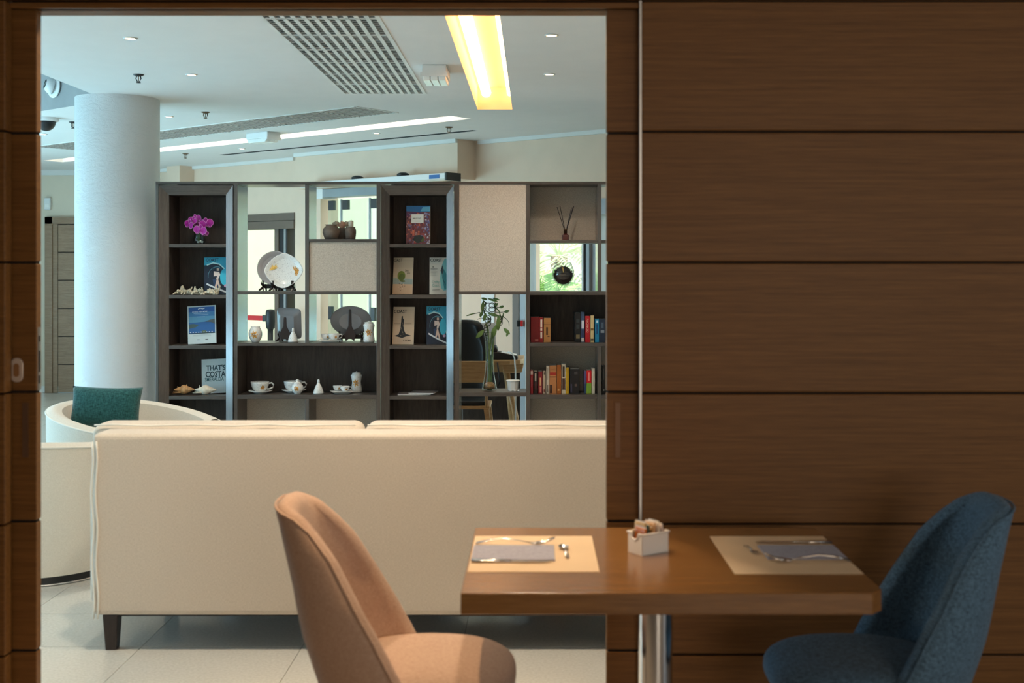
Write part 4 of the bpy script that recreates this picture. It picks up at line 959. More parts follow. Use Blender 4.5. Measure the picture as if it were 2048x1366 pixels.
cd = thing('pillar_candle', 'pale pillar candle in the upright clay jar', 'candle', on(702, 8.38, zc+.074)); mk('wax', MB().lathe([(0, 0), (.017, 0), (.0175, .05), (.015, .056), (0, .053)], 20), M['rose_w'], cd, smooth=True); mk('wick', MB().tube([(0, 0, .05), (.002, 0, .064)], .0012, 5), M['black'], cd)
# ---------------------------------------------------------------- orchids in a glass vase
zc = Z_at(488, DI)+.0005; d = 8.42
ov_ = thing('orchid_vase', 'clear glass vase of purple orchids in the top framed cell', 'vase', on(399, d, zc))
gp = [(r*1.22, z*1.1) for r, z in [(0, .002), (.030, .002), (.034, .006), (.036, .03), (.031, .06), (.029, .085), (.033, .10), (.030, .10), (.0265, .085), (.028, .06), (.032, .03), (.0, .008)]]
mk('glass_body', MB().lathe(gp, 32), M['glass'], ov_, smooth=True)
pb_ = MB(); rnd = random.Random(2)
for k in range(26): a = rnd.uniform(0, 6.28); r_ = rnd.uniform(0, .024); pb_.ball((r_*math.cos(a), r_*math.sin(a), rnd.uniform(.012, .024)), .0055, 8, 6)
_o = mk('glass_pebbles', pb_, plain('clear_pebbles', (.62, .70, .70), .1), ov_, smooth=True); _o['kind'] = 'stuff'
M['orchid'] = plain('orchid_purple', (.36, .01, .30), .5, var=.3, scale=60); M['orchid_rim'] = plain('orchid_pink_rim', (.75, .35, .70), .5); M['stemgreen'] = plain('stem_green', (.10, .20, .05), .5)
FL = [(378, 449, -.02, .030, -.5), (391, 437, .0, .027, .1), (405, 460, -.045, .034, .0), (417, 447, -.03, .036, .5), (398, 446, .01, .030, -.2), (412, 467, .0, .018, .4), (385, 441, -.01, .026, -.3)]
for k, (x, y, dy, r_, yaw) in enumerate(FL):
    r_ *= 1.3; x = 399+(x-399)*.86
    c = Vector((X_at(x, d)-X_at(399, d), dy, Z_at(y, d)-zc))
    mk('stem', MB().tube([(c.x*.15, 0, .02), (c.x*.3, dy*.4, .09), (c.x, c.y, c.z)], .0022, 6), M['stemgreen'], ov_, smooth=True)
    fb = MB(); rb = MB(); Rm = Matrix.Translation(c) @ Matrix.Rotation(yaw, 4, 'Z') @ Matrix.Rotation(rnd.uniform(-.3, .3), 4, 'X') @ Matrix.Rotation(rnd.uniform(-.4, .4), 4, 'Y')
    for a, L, W in ((0, 1, .72), (PI, 1, .72), (PI/2, .85, .40), (PI*1.25, .85, .38), (PI*1.75, .85, .38)):
        pts = []
        for e in range(14):
            f_ = 2*PI*e/14; lx_ = L*r_*(.55+.5*math.cos(f_)); lz_ = W*r_*.78*math.sin(f_)
            pts.append(Rm @ Vector((lx_*math.cos(a)-lz_*math.sin(a), -.004-.12*r_*math.cos(f_)**2+(.003 if W < .5 else 0), lx_*math.sin(a)+lz_*math.cos(a))))
        n_ = len(pts); cc = sum(pts, Vector())/n_
        fb.add(pts+[cc], [(i, (i+1) % n_, n_) for i in range(n_)]); rb.tube(pts+[pts[0]], .0013, 5)
    lip = Rm @ Vector((0, -.010, -.004)); fb.ball(lip, r_*.17, 8, 6)
    fo = mk('flower', fb, M['orchid'], ov_, fix=False); mk('petal_rim', rb, M['orchid_rim'], fo, smooth=True)
# ---------------------------------------------------------------- printed matter
PR = {}
def ink(rgb):
    k = tuple(rgb)
    if k not in PR: PR[k] = plain('ink_%d_%d_%d' % k, S(*k), .35, var=.03)
    return PR[k]
def ell(cx_, cy_, rx_, ry_, a0=0, a1=2*PI, n=18): return [(cx_+rx_*math.cos(a0+(a1-a0)*i/n), cy_+ry_*math.sin(a0+(a1-a0)*i/n)) for i in range(n+1)]
def stroke(pts, w):
    L = []; R_ = []
    for i, p in enumerate(pts):
        a = pts[max(i-1, 0)]; b = pts[min(i+1, len(pts)-1)]; dx, dy = b[0]-a[0], b[1]-a[1]; n_ = math.hypot(dx, dy) or 1
        L.append((p[0]-dy/n_*w/2, p[1]+dx/n_*w/2)); R_.append((p[0]+dy/n_*w/2, p[1]-dx/n_*w/2))
    return L+R_[::-1]
class Cover:
    """flat print on a front cover; u,v run 0..1 over the page, bottom left = 0,0"""
    def __init__(s, parent, w, h, y): s.p, s.w, s.h, s.y, s.k = parent, w, h, y, 0
    def poly(s, pts, rgb, name='cover_print'):
        s.k += 1; P3 = [Vector((min(1, max(0, u))*s.w, min(1, max(0, v))*s.h, 0)) for u, v in pts]
        tri_ = tessellate_polygon([P3]); mk(name, MB().add([(p.x, s.y-.00025*s.k, p.y) for p in P3], tri_), ink(rgb), s.p, fix=False)
    def text(s, body, u, v, size, rgb, xs=1.0, name='lettering', bold=.012):
        s.k += 1; mb = text_mb(body, size*s.h, bold); mb.v = [(u*s.w+x*xs, s.y-.00025*s.k, v*s.h+y) for x, y, z in mb.v]; mk(name, mb, ink(rgb), s.p, fix=False)
def magazine(label, x, y_base, d, w, h, base_rgb, art, yaw=0, lean=9, roll=0, name='magazine', cat='magazine', thick=.007, zc=None):
    t = thing(name, label, cat, (X_at(x, d), d, (Z_at(y_base, DI) if zc is None else zc)+.0025), 0)
    t.rotation_euler = (math.radians(-lean), math.radians(roll), math.radians(yaw))
    mk('pages', MB().box(.001, w-.002, .001, thick-.001, .001, h-.001), M['paper'], t)
    mk('front_cover', MB().box(0, w, 0, .001, 0, h), ink(base_rgb), t); mk('back_cover', MB().box(0, w, thick-.001, thick, 0, h), M['paper'], t)
    art(Cover(t, w, h, 0)); return t
def surf(c):
    c.poly([(0, .78), (0, 1), (1, 1), (1, .0), (.95, .3), (.9, .55), (.78, .72), (.6, .82), (.35, .84), (.18, .80)], (40, 165, 200))
    c.poly([(0, 0), (0, .78), (.18, .80), (.35, .84), (.55, .80), (.7, .66), (.78, .4), (.74, .2), (1, .02), (1, 0)], (14, 34, 58))
    c.poly(stroke([(.1, .79), (.35, .845), (.6, .81), (.78, .70), (.9, .50), (.96, .28)], .035), (190, 235, 238))
    c.poly(ell(.55, .50, .30, .26), (22, 70, 92)); c.poly(ell(.50, .47, .26, .24), (12, 30, 52))
    c.poly(ell(.80, .46, .17, .22), (60, 190, 220)); c.poly(stroke(ell(.5, .48, .34, .26, 1.2, 3.3, 14), .012), (110, 170, 185))
    c.poly([(.34, .40), (.56, .42), (.62, .20), (.40, .18)], (36, 60, 96))
    c.poly(stroke([(.10, .28), (.35, .20), (.65, .11), (1.0, .02)], .045), (214, 224, 232))
    c.poly([(.50, .40), (.56, .40), (.62, .26), (.66, .14), (.60, .14), (.545, .27), (.48, .16), (.42, .19)], (216, 190, 176)); c.poly([(.38, .62), (.60, .60), (.64, .52), (.56, .40), (.48, .41), (.52, .50), (.38, .48)], (222, 206, 200))
    c.poly([(.50, .70), (.60, .70), (.60, .63), (.50, .63)], (206, 180, 165)); c.poly(ell(.86, .22, .07, .04), (190, 160, 190))
    c.text('COAST', .06, .885, .125, (14, 50, 84), .82)
def pxw(n, d): return n*d/F
magazine('dark blue magazine titled COAST behind the white coral', 408, 590, 8.40, .173, .262, (14, 34, 58), surf, yaw=6, roll=-1)
magazine('dark blue magazine titled COAST standing beside the pale one', 853, 691, 8.40, .144, .268, (14, 34, 58), surf, yaw=4)
def lime(c):
    c.poly([(0, .72), (0, .95), (1, .95), (1, .72)], (190, 178, 158)); c.poly([(0, .28), (0, .44), (1, .42), (1, .27)], (150, 168, 165)); c.poly([(0, .28), (1, .27), (1, 0), (0, 0)], (206, 178, 148))
    c.poly(ell(.42, .50, .20, .135), (112, 126, 30)); c.poly(ell(.44, .47, .15, .09), (84, 100, 22)); c.poly([(.28, .38), (.60, .38), (.62, .34), (.46, .33), (.36, .35)], (96, 104, 44))
    for k in range(16): a = k*2.4; u, v = .44+.03*k*math.cos(a)*.45, .25+.010*k*math.sin(a); c.poly(ell(u, v, .022, .010, n=6), (92, 70, 50) if k % 2 else (225, 205, 180))
    c.text('OAST', .01, .885, .12, (30, 40, 40), .8); c.text('Sea', .60, .62, .07, (30, 34, 34)); c.text('you', .70, .56, .06, (30, 34, 34))
magazine('cream magazine with a green sea urchin picture and curled edge', 785, 590, 8.40, .140, .262, (196, 184, 162), lime, yaw=-5, lean=10)
def teal_c(c):
    c.poly([(.62, .62), (.72, .82), (.84, .96), (1, .98), (1, .12), (.80, .10), (.66, .16), (.58, .40)], (120, 196, 200)); c.poly([(.80, .70), (1, .50), (1, .16), (.84, .12), (.74, .4)], (36, 140, 150))
    c.poly([(.62, .64), (.74, .80), (.80, .64), (.72, .52)], (30, 62, 78)); c.poly(stroke([(.68, .62), (.76, .40), (.90, .26)], .03), (16, 90, 104)); c.poly(ell(.20, .74, .04, .02), (120, 130, 125))
    for k, v in enumerate((.68, .655, .60, .575, .55, .52, .50)): c.poly([(.06, v), (.06, v+(.012 if k in (0, 2) else .004)), (.36 if k % 2 else .44, v+(.012 if k in (0, 2) else .004)), (.36 if k % 2 else .44, v)], (60, 70, 70))
    c.text('Crafty', .12, .30, .10, (130, 180, 170), .8); c.text('Coast', .14, .21, .10, (130, 180, 170), .8); c.poly([(.16, .11), (.16, .12), (.56, .125), (.56, .115)], (40, 60, 60)); c.text('COAST', .04, .885, .12, (28, 60, 66), .8)
magazine('white magazine titled COAST with a turquoise figure', 859, 590, 8.41, .124, .262, (206, 210, 204), teal_c, yaw=4)
def home(c):
    c.poly([(.40, .74), (.46, .76), (.47, .68), (.52, .66), (.50, .50), (.53, .38), (.62, .28), (.88, .235), (.66, .215), (.45, .17), (.32, .19), (.08, .225), (.28, .265), (.36, .40)], (26, 22, 22))
    for k in range(14): u, v = .40+.022*((k*5) % 6)-.01, .24+.034*k; c.poly(ell(u, v, .018, .008, n=7), (150, 128, 110))
    c.poly([(.06, .545), (.06, .552), (.36, .552), (.36, .545)], (110, 98, 84)); c.poly([(.56, .545), (.56, .552), (.88, .552), (.88, .545)], (110, 98, 84))
    c.text('COAST', .03, .83, .135, (24, 24, 26), .80); c.text('IS HOME', .50, .085, .062, (40, 36, 34), .9)
magazine('cream magazine titled COAST IS HOME with a dark driftwood picture', 784.5, 691, 8.39, .150, .265, (206, 186, 162), home, yaw=-4, lean=10)
def costa(c):
    c.text("THAT'S", .16, .67, .21, (22, 70, 84), .80, bold=.03); c.text('COSTA', .13, .475, .235, (26, 66, 80), .74, bold=.03); c.text('SMERALDA', .10, .355, .15, (40, 96, 108), .74, bold=.012)
magazine("white magazine titled THAT'S COSTA SMERALDA leaning in the cell", 404, 792, 8.43, .200, .240, (196, 216, 224), costa, yaw=8, roll=-2)
def amalfi(c):
    c.poly([(0, .84), (0, 1), (1, 1), (1, .84)], (40, 110, 170)); c.poly([(.6, .86), (.7, .97), (1, .98), (1, .86)], (96, 176, 210)); c.poly([(0, .70), (0, .86), (.6, .84), (.8, .70)], (92, 52, 92))
    rnd = random.Random(8)
    pal = ((150, 66, 70), (120, 44, 54), (190, 96, 76), (170, 130, 130), (60, 34, 44), (208, 110, 80), (120, 110, 150))
    for k in range(230):
        u, v = rnd.random(), rnd.random()*.80; col_ = pal[rnd.randrange(7)] if u < .8 else ((150, 150, 190), (190, 190, 200), (90, 90, 140))[rnd.randrange(3)]
        s = rnd.uniform(.015, .05); c.k = c.k % 6; c.poly([(u-s, v-s*.5), (u+s, v-s*.5), (u+s*rnd.uniform(.5, 1), v+s*.6), (u-s*rnd.uniform(.5, 1), v+s*.6)], col_)
    c.k = 8; c.poly([(.30, .10), (.36, .20), (.55, .24), (.72, .20), (.70, .06), (.5, .02)], (40, 48, 46)); c.poly([(.62, .08), (.74, .18), (.78, .10), (.70, .05)], (84, 100, 50)); c.poly([(.22, .55), (.22, .78), (.74, .78), (.74, .55)], (232, 238, 234)); c.text('AMALFI COAST', .275, .655, .045, (60, 66, 66), .72); c.poly([(.36, .595), (.36, .60), (.60, .60), (.60, .595)], (120, 124, 124))
bt = magazine('thick picture book with a white title box on a red crowd photo', 812, 488, 8.40, .166, .268, (112, 60, 66), amalfi, yaw=-3, lean=4, name='picture_book', cat='book', thick=.028)
def sea_sign(c):
    c.poly([(.04, .27), (.04, .97), (.96, .97), (.96, .27)], (96, 158, 196)); c.poly([(.04, .84), (.04, .97), (.96, .97), (.96, .84)], (34, 92, 168)); c.poly([(.04, .72), (.04, .84), (.96, .84), (.96, .72)], (62, 128, 184)); c.poly([(.04, .27), (.04, .56), (.96, .58), (.96, .27)], (44, 98, 160))
    c.poly([(.04, .40), (.04, .52), (.20, .53), (.40, .50), (.30, .44)], (70, 92, 92)); c.poly([(.60, .58), (.80, .62), (.96, .64), (.96, .50), (.86, .55)], (92, 102, 104)); c.poly([(.04, .265), (.04, .285), (.96, .285), (.96, .265)], (40, 60, 70)); c.poly([(.5, .285), (.5, .34), (.62, .35), (.72, .285)], (92, 110, 96))
    for k in range(9): u = .10+.095*k; c.poly(ell(u, .305, .026, .009, n=8), (232, 236, 240))
    c.poly(stroke([(.38, .91), (.46, .935), (.54, .915), (.62, .935)], .02), (240, 246, 250)); c.text('ACCESS EVEN MORE', .17, .825, .045, (236, 244, 250), .95)
    for v, a, b in ((.79, .22, .78), (.76, .26, .74), (.70, .34, .62)): c.poly([(a, v), (a, v+.006), (b, v+.006), (b, v)], (200, 224, 240))
    for a, b in ((.32, .42), (.62, .72)): c.poly([(a, .10), (a, .115), (b, .115), (b, .10)], (40, 50, 56))
    for v in (.225, .20): c.poly([(.18, v), (.18, v+.005), (.82, v+.005), (.82, v)], (150, 168, 172))
sg = magazine('blue sea picture sign in a white table stand', 376, 691, 8.375, .196, .268, (206, 222, 226), sea_sign, yaw=3, lean=9, roll=-3, name='table_sign', cat='sign', thick=.006)
# two flat magazines
zc = Z_at(792, DI)+.0006
for k, (x0, x1, dz_, rz, lab) in enumerate(((797, 862, 0, .05, 'thin white magazine lying flat, the lower of two'), (822, 872, .0085, -.12, 'thin white magazine lying flat on top of another one'))):
    t = thing('flat_magazine', lab, 'magazine', on((x0+x1)/2, 8.43, zc+dz_), rz, 'white magazines lying flat'); w = pxw(x1-x0, 8.43)
    mk('pages', MB().box(-w/2, w/2, -.085, .085, .001, .007), M['paper'], t); mk('cover', MB().box(-w/2-.001, w/2+.001, -.086, .086, .007, .008), ink((120, 120, 124)), t)
# ---------------------------------------------------------------- corals and shells
M['coral'] = plain('bleached_coral', (.70, .64, .50), .9, var=.12, scale=60, bmp=.5, bscale=160)
def coral(label, loc, L, seed):
    rnd = random.Random(seed); mb = MB()
    mb.tube([(-L*.5, 0, .016), (-L*.2, .005, .020), (L*.15, -.005, .018), (L*.5, 0, .014)], [.006, .012, .012, .007], 8)
    for k in range(46):
        x = rnd.uniform(-L*.5, L*.45); a = rnd.uniform(0, 2*PI); h_ = rnd.uniform(.016, .046); e = Vector((x+rnd.uniform(-.02, .02), .032*math.cos(a), max(.006, .018+h_*math.sin(a))))
        mb.tube([(x, 0, .018), (Vector((x, 0, .018))+e)/2+Vector((0, 0, .004)), e], [.009, .007, .0045], 7); mb.ball(e, .0058, 7, 5)
    mb.v = [(x, y, max(.0004, z-.004)) for x, y, z in mb.v]
    return tag(mk('coral', mb, M['coral'], loc=loc, smooth=True), label, 'coral', 'bleached coral branches')
zc = Z_at(590, DI)+.0005
coral('long branching white coral in the corner of the second cell', on(379, 8.375, zc), pxw(54, 8.375), 3); coral('shorter white coral in front of the blue magazine', on(420, 8.365, zc), pxw(36, 8.365), 6)
def conch(label, loc, L, mt, rz, seed):
    rnd = random.Random(seed); t = thing('seashell', label, 'seashell', loc, rz, 'spiny seashells')
    pr = [(.001, -.5*L), (.006, -.44*L), (.008, -.36*L), (.012, -.28*L), (.015, -.24*L), (.016, -.16*L), (.024, -.10*L), (.026, .0), (.022, .12*L), (.015, .25*L), (.009, .38*L), (.004, .5*L)]
    R2 = Matrix.Translation((0, 0, .0345)) @ Matrix.Rotation(PI/2, 4, 'Y')
    mk('whorl', MB().lathe([(r*1.3, z) for r, z in pr], 24).xf(R2), mt, t, smooth=True)
    for k in range(9):
        a = rnd.uniform(.2, 2.9); x = -.25*L+.055*L*k; r0 = .016; e = (x-.3*r0+rnd.uniform(-.012, .012), .034*math.cos(a), .030+.044*math.sin(a)*rnd.uniform(.7, 1.1))
        mk('spine', MB().tube([(x, r0*math.cos(a)*.6, .026+r0*math.sin(a)*.6), e], [.0075, .0012], 7), mt, t, smooth=True)
    for k in range(3): mk('spine', MB().tube([(-.1*L, (k-1)*.014, .018), (-.52*L, (k-1)*.03, .014+.010*k)], [.007, .0012], 7), mt, t, smooth=True)
zc = Z_at(792, DI)+.001
conch('orange brown spiny seashell in the bottom left cell', on(368, 8.39, zc), .140, plain('orange_shell', (.60, .34, .15), .5, var=.35, scale=50), .15, 4); conch('cream spiny seashell in front of the white magazine', on(411, 8.375, zc), .155, plain('cream_shell', (.78, .68, .54), .5, var=.15, scale=50), -.1, 7)
# ---------------------------------------------------------------- bamboo vase, white pot
zc = shelf_z(785); d = 8.40
bv = thing('bamboo_vase', 'tall flared glass vase of curly lucky bamboo', 'vase', on(979, d, zc)); H = pxm(118, d)
mk('glass_body', MB().lathe([(0, .003), (.050, .003), (.052, .010), (.046, .05), (.034, .11), (.027, .19), (.0265, .26), (.030, .34), (.038, H), (.036, H), (.028, .34), (.0245, .26), (.025, .19), (.032, .11), (.043, .05), (.046, .014), (0, .012)], 36), M['glass'], bv, smooth=True)
mk('amber_gravel', MB().lathe([(0, .013), (.042, .014), (.038, .045), (.020, .060), (0, .062)], 24), plain('amber_gravel', (.42, .20, .06), .4, var=.5, scale=140, bmp=.5), bv, smooth=True)
M['bam'] = plain('bamboo_green', (.10, .16, .04), .45, var=.3, scale=40); M['bam_leaf'] = plain('bamboo_leaf', (.11, .19, .045), .45, var=.25, scale=20); M['bam_dark'] = plain('dark_bamboo_stem', (.045, .05, .025), .5)
def b3(x, y, dy=0): return Vector((X_at(x, d)-X_at(979, d), dy, Z_at(y, d)-zc))
for pts in ([(978, 780), (980, 720), (976, 660), (972, 648), (982, 640), (970, 630), (966, 615), (972, 606), (964, 600)], [(982, 780), (984, 715), (988, 668), (996, 648), (1002, 636), (998, 622), (988, 612), (992, 604)], [(976, 780), (978, 710), (984, 670), (994, 655), (1004, 640), (1008, 622)]):
    rp = []
    for k in range(len(pts)-1):
        for q in range(4):
            s = q/4; x = pts[k][0]*(1-s)+pts[k+1][0]*s; y = pts[k][1]*(1-s)+pts[k+1][1]*s; rp.append(b3(x, y, .010*math.sin(len(rp)*.9)))
    mk('stem', MB().tube(rp, [.0065 if i < len(rp)*.5 else .0045 for i in range(len(rp))], 8), M['bam'], bv, smooth=True)
for cx_, cy_, r0, n_ in ((972, 658, 4, 3), (976, 640, 6, 2.5), (1000, 640, 5, 2.5), (985, 615, 7, 2), (968, 615, 4, 2), (974, 672, 4, 1.5)):
    mk('tendril', MB().tube([b3(cx_+r0*math.cos(s*n_*2*PI/40), cy_+r0*math.sin(s*n_*2*PI/40)-8+16*s/40, .014*math.cos(s*.5)) for s in range(41)], .0028, 6), M['bam_dark'], bv, smooth=True)
for x0, y0, x1, y1, x2, y2 in ((960, 625, 945, 628, 934, 632), (1004, 632, 1020, 640, 1018, 652), (990, 624, 1003, 626, 1014, 622), (966, 612, 975, 600, 990, 612), (975, 640, 960, 632, 955, 640), (985, 628, 970, 618, 962, 628), (990, 612, 1000, 618, 1006, 610), (976, 655, 966, 648, 978, 640), (972, 670, 970, 680, 976, 676), (990, 655, 1002, 650, 1004, 642)):
    a, b, c_ = b3(x0, y0), b3(x1, y1, -.02), b3(x2, y2, .01); mk('tendril', MB().tube([a*(1-s)**2+b*2*s*(1-s)+c_*s*s for s in [i/10 for i in range(11)]], [.003-.0018*i/10 for i in range(11)], 6), M['bam_dark'], bv, smooth=True)
for x0, y0, x1, y1, w_ in ((964, 624, 967, 602, .013), (962, 596, 975, 599, .009), (975, 597, 996, 603, .008), (985, 596, 1000, 600, .007), (952, 676, 968, 660, .016), (984, 678, 992, 650, .018), (996, 662, 998, 630, .016), (998, 615, 1008, 612, .010), (1008, 624, 1019, 621, .011), (1007, 656, 1020, 668, .013), (1016, 664, 1013, 673, .008), (932, 632, 950, 626, .005), (975, 626, 998, 632, .012), (990, 612, 996, 606, .009), (960, 634, 966, 622, .012), (967, 642, 972, 626, .012)):
    a, e = b3(x0, y0, -.01), b3(x1, y1, -.025); ax_ = (e-a); sd_ = ax_.cross(Vector((0, 1, 0))).normalized()
    lf = MB()
    lf.grid(lambda u, v: a+ax_*v+sd_*(w_*(u-.5)*2*math.sin(PI*min(.999, v*.96+.02))**.8)+Vector((0, -.006*math.sin(PI*v)+.004*abs(u-.5), 0)), 4, 8)
    mk('leaf', lf, M['bam_leaf'], bv, smooth=True, fix=False)
wp_ = thing('white_pot', 'small fluted white pot on the shelf beside the bamboo vase', 'pot', on(1026, 8.40, zc)); 
mk('pot_body', MB().lathe([(0, 0), (.034, 0), (.036, .004), (.043, .064), (.047, .066), (.047, .075), (.042, .075), (.038, .02), (0, .015)], 10), M['ceramic_white'], wp_); mk('pot_rim', MB().lathe([(.044, .066), (.049, .068), (.049, .074), (.044, .076)], 28), M['ceramic_white'], wp_, smooth=True)
for k, (x, dx) in enumerate(((1022, 'left'), (1030, 'middle'), (1037, 'right'))):
    pb2 = mk('pebble', MB().ball((0, 0, .007), .008, 10, 6, (1.2, 1, .8)), M['ceramic_white'], loc=on(x, 8.33, zc), smooth=True); tag(pb2, 'tiny white pebble in front of the white pot, the %s one' % dx, 'pebble', 'white pebbles by the white pot')
# ---------------------------------------------------------------- reed diffuser, brandy glass
zc = shelf_z(480); d = 8.42
rdv = thing('reed_diffuser', 'brown glass reed diffuser with dark sticks', 'diffuser', on(1131, d, zc))
M['amber'] = plain('dark_amber_glass', (.075, .012, .010), .12)
mk('bottle', MB().box(-.024, .024, -.024, .024, 0, .040), M['amber'], rdv, bevel=.006); mk('shoulder', MB().hexa([(-.018, -.018, .038), (.018, -.018, .038), (.018, .018, .038), (-.018, .018, .038), (-.010, -.010, .048), (.010, -.010, .048), (.010, .010, .048), (-.010, .010, .048)]), M['amber'], rdv); mk('neck', MB().lathe([(.011, .046), (.012, .075), (.014, .076), (.014, .084), (0, .084)], 16), M['brass'], rdv, smooth=True)
for x in (1114, 1120, 1143, 1148, 1146): mk('reed', MB().tube([(0, .003*(x % 3-1), .05), (X_at(x, d)-X_at(1131, d), .012*(x % 3-1), Z_at(412+(x % 4), d)-zc)], .0026, 6), M['stand'], rdv)
zc = shelf_z(583); d = 8.40
bg_ = thing('brandy_glass', 'large brandy glass filled with dark rose potpourri', 'glass', on(1126.5, d, zc)); 
mk('glass_body', MB().lathe([(0, .001), (.042, .001), (.043, .004), (.012, .010), (.007, .018), (.009, .030), (.016, .036), (.044, .050), (.068, .078), (.079, .112), (.076, .145), (.064, .178), (.055, .200), (.0535, .200), (.062, .178), (.074, .145), (.077, .112), (.066, .079), (.042, .052), (0, .040)], 40), M['glass'], bg_, smooth=True)
M['potp'] = plain('dark_rose_petals', (.045, .022, .018), .6, var=.5, scale=70); rnd = random.Random(12); pt_ = MB()
for ring_ in range(8):
    for k in range(6+ring_*2):
        a = 2*PI*k/(6+ring_*2)+ring_*.5; rr = .008+ring_*.0082; zz = .092+math.sqrt(max(0, .070**2-rr*rr))+rnd.uniform(-.004, .004); c_ = Vector((rr*math.cos(a), rr*math.sin(a), max(.06, zz)))
        s = .018; u_ = Vector((-math.sin(a), math.cos(a), rnd.uniform(-.3, .3))).normalized(); w2_ = Vector((math.cos(a)*.5, math.sin(a)*.5, .8)).normalized()
        pt_.add([c_-u_*s*.7-w2_*s*.6, c_+u_*s*.7-w2_*s*.6, c_+u_*s*.6+w2_*s*.5, c_+w2_*s*.8, c_-u_*s*.6+w2_*s*.5], [(0, 1, 2, 3, 4)])
pt_.lathe([(0, .046), (.036, .056), (.058, .080), (.069, .110), (.058, .136), (.03, .152), (0, .156)], 24)
_o = mk('potpourri', pt_, M['potp'], bg_, fix=False); _o['kind'] = 'stuff'; mk('cinnamon_stick', MB().tube([(.0, -.066, .125), (-.004, -.05, .165)], .003, 6), M['gold2'], bg_)
# ---------------------------------------------------------------- books
def book(label, x0, x1, ytop, zc, rgb, marks=(), d=8.36, depth=.14, text=None, tilt=0, ybase=686):
    w = pxw(x1-x0, d)-.0012; h_ = Z_at(ytop, d)-zc
    t = thing('book', label, 'book', on(x0, d, zc), 0, 'books on the right-hand shelves')
    if tilt: t.rotation_euler = (0, math.radians(tilt), 0)
    cvr = min(.0025, w*.18)
    mk('pages', MB().box(cvr, w-cvr, .006, depth-.002, .003, h_-.003), M['paper'], t)
    mk('cover', MB().box(0, cvr, .003, depth, 0, h_).box(w-cvr, w, .003, depth, 0, h_), ink(rgb), t)
    sp_ = mk('spine', MB().box(0, w, -.001, .006, 0, h_), ink(rgb), t, bevel=.001)
    for v0, v1, col_, u0, u1 in marks: mk('spine_print', MB().box(w*u0, w*u1, -.0016, -.0008, h_*v0, h_*v1), ink(col_), sp_)
    if text:
        body, col_, v0, sz, xs = text; mb = text_mb(body, w*sz); mb.v = [(w*.28+y, -.0019, h_*v0-x*xs) for x, y, z in mb.v]; mk('spine_lettering', mb, ink(col_), sp_, fix=False)
    return t
zc = shelf_z(686)
book('thick dark red book, first on the upper book shelf', 1061.5, 1078.5, 634, zc, (110, 12, 20), [(.06, .12, (180, 120, 110), .5, .9)])
book('slim red book with white lettering on its spine', 1079, 1086.5, 635, zc, (140, 20, 26), [(.16, .42, (225, 215, 205), .25, .75), (.46, .56, (225, 215, 205), .25, .75), (.60, .92, (225, 215, 205), .25, .75)])
book('tan paperback with dark lettering standing third on the upper book shelf', 1087.5, 1101.5, 636, zc, (176, 124, 72), [(.30, .62, (60, 36, 24), .35, .6), (.22, .25, (50, 26, 20), .55, .85), (.72, .74, (96, 60, 34), 0, 1), (.80, .81, (96, 60, 34), 0, 1)])
book('black book left of the tall blue and white one', 1149, 1161.5, 625, zc, (14, 16, 20), [(.12, .26, (110, 98, 70), .25, .85), (.45, .60, (50, 56, 60), .3, .8), (.66, .78, (50, 56, 60), .3, .8)])
book('blue and white book left of the red PACINKSO book', 1162, 1169.5, 624, zc, (58, 78, 110), [(.45, .72, (200, 204, 210), .15, .85), (.02, .14, (190, 180, 170), .1, .9), (.18, .40, (40, 50, 84), .2, .8)])
book('bright red book with PACINKSO on its spine', 1170.5, 1180, 632, zc, (178, 16, 28), text=('PACINKSO', (240, 200, 180), .90, .62, 1.02))
book('cream book with brown bands beside the red PACINKSO book', 1181, 1188, 631, zc, (198, 176, 128), [(.06, .13, (70, 40, 26), .1, .9), (.44, .52, (120, 86, 30), .1, .9)])
book('blue paperback with darker lettering near the right end', 1190, 1198.5, 638, zc, (20, 124, 164), [(.35, .78, (16, 66, 110), .3, .7), (.84, .94, (200, 220, 230), .3, .75)])
book('dark navy book at the right end of the upper book shelf', 1199, 1211, 638, zc, (22, 40, 62), [(.40, .52, (120, 130, 140), .2, .8), (.60, .85, (70, 88, 108), .3, .7)])
zc = shelf_z(790)
book('red paperback with white top, first on the lower book shelf', 1060.8, 1066.5, 741, zc, (150, 24, 36), [(.82, .98, (214, 190, 180), .1, .9), (.3, .72, (206, 120, 120), .4, .6)])
book('black paperback with white label, second on the lower book shelf', 1068, 1075, 743, zc, (26, 18, 20), [(.56, .92, (196, 180, 170), .25, .7), (.20, .52, (96, 24, 30), .3, .7)])
book('dark red paperback with cream lettering on the lower book shelf', 1076.5, 1085, 743, zc, (132, 30, 40), [(.36, .72, (220, 180, 130), .35, .7), (.05, .32, (220, 130, 120), .35, .75)])
book('slim cream paperback beside the dark red one', 1086, 1091.5, 742, zc, (190, 170, 148), [(.08, .2, (120, 40, 40), .25, .75), (.84, .94, (60, 50, 46), .3, .7)])
book('white paperback left of the orange ones', 1092.5, 1098.8, 732, zc, (204, 192, 176), [(.06, .32, (90, 80, 76), .35, .65), (.5, .92, (150, 140, 130), .4, .6)])
book('orange tan book with a red title on the lower book shelf', 1099, 1113.5, 731, zc, (190, 126, 76), [(.66, .76, (170, 40, 30), .05, .95), (.58, .61, (90, 50, 34), .05, .95), (.02, .32, (64, 34, 22), .05, .40), (.84, .86, (140, 86, 50), .15, .8)])
book('plain deep orange book, tallest but one of the lower shelf', 1114, 1122.5, 730, zc, (168, 92, 30), [(.10, .18, (220, 170, 110), .2, .6)])
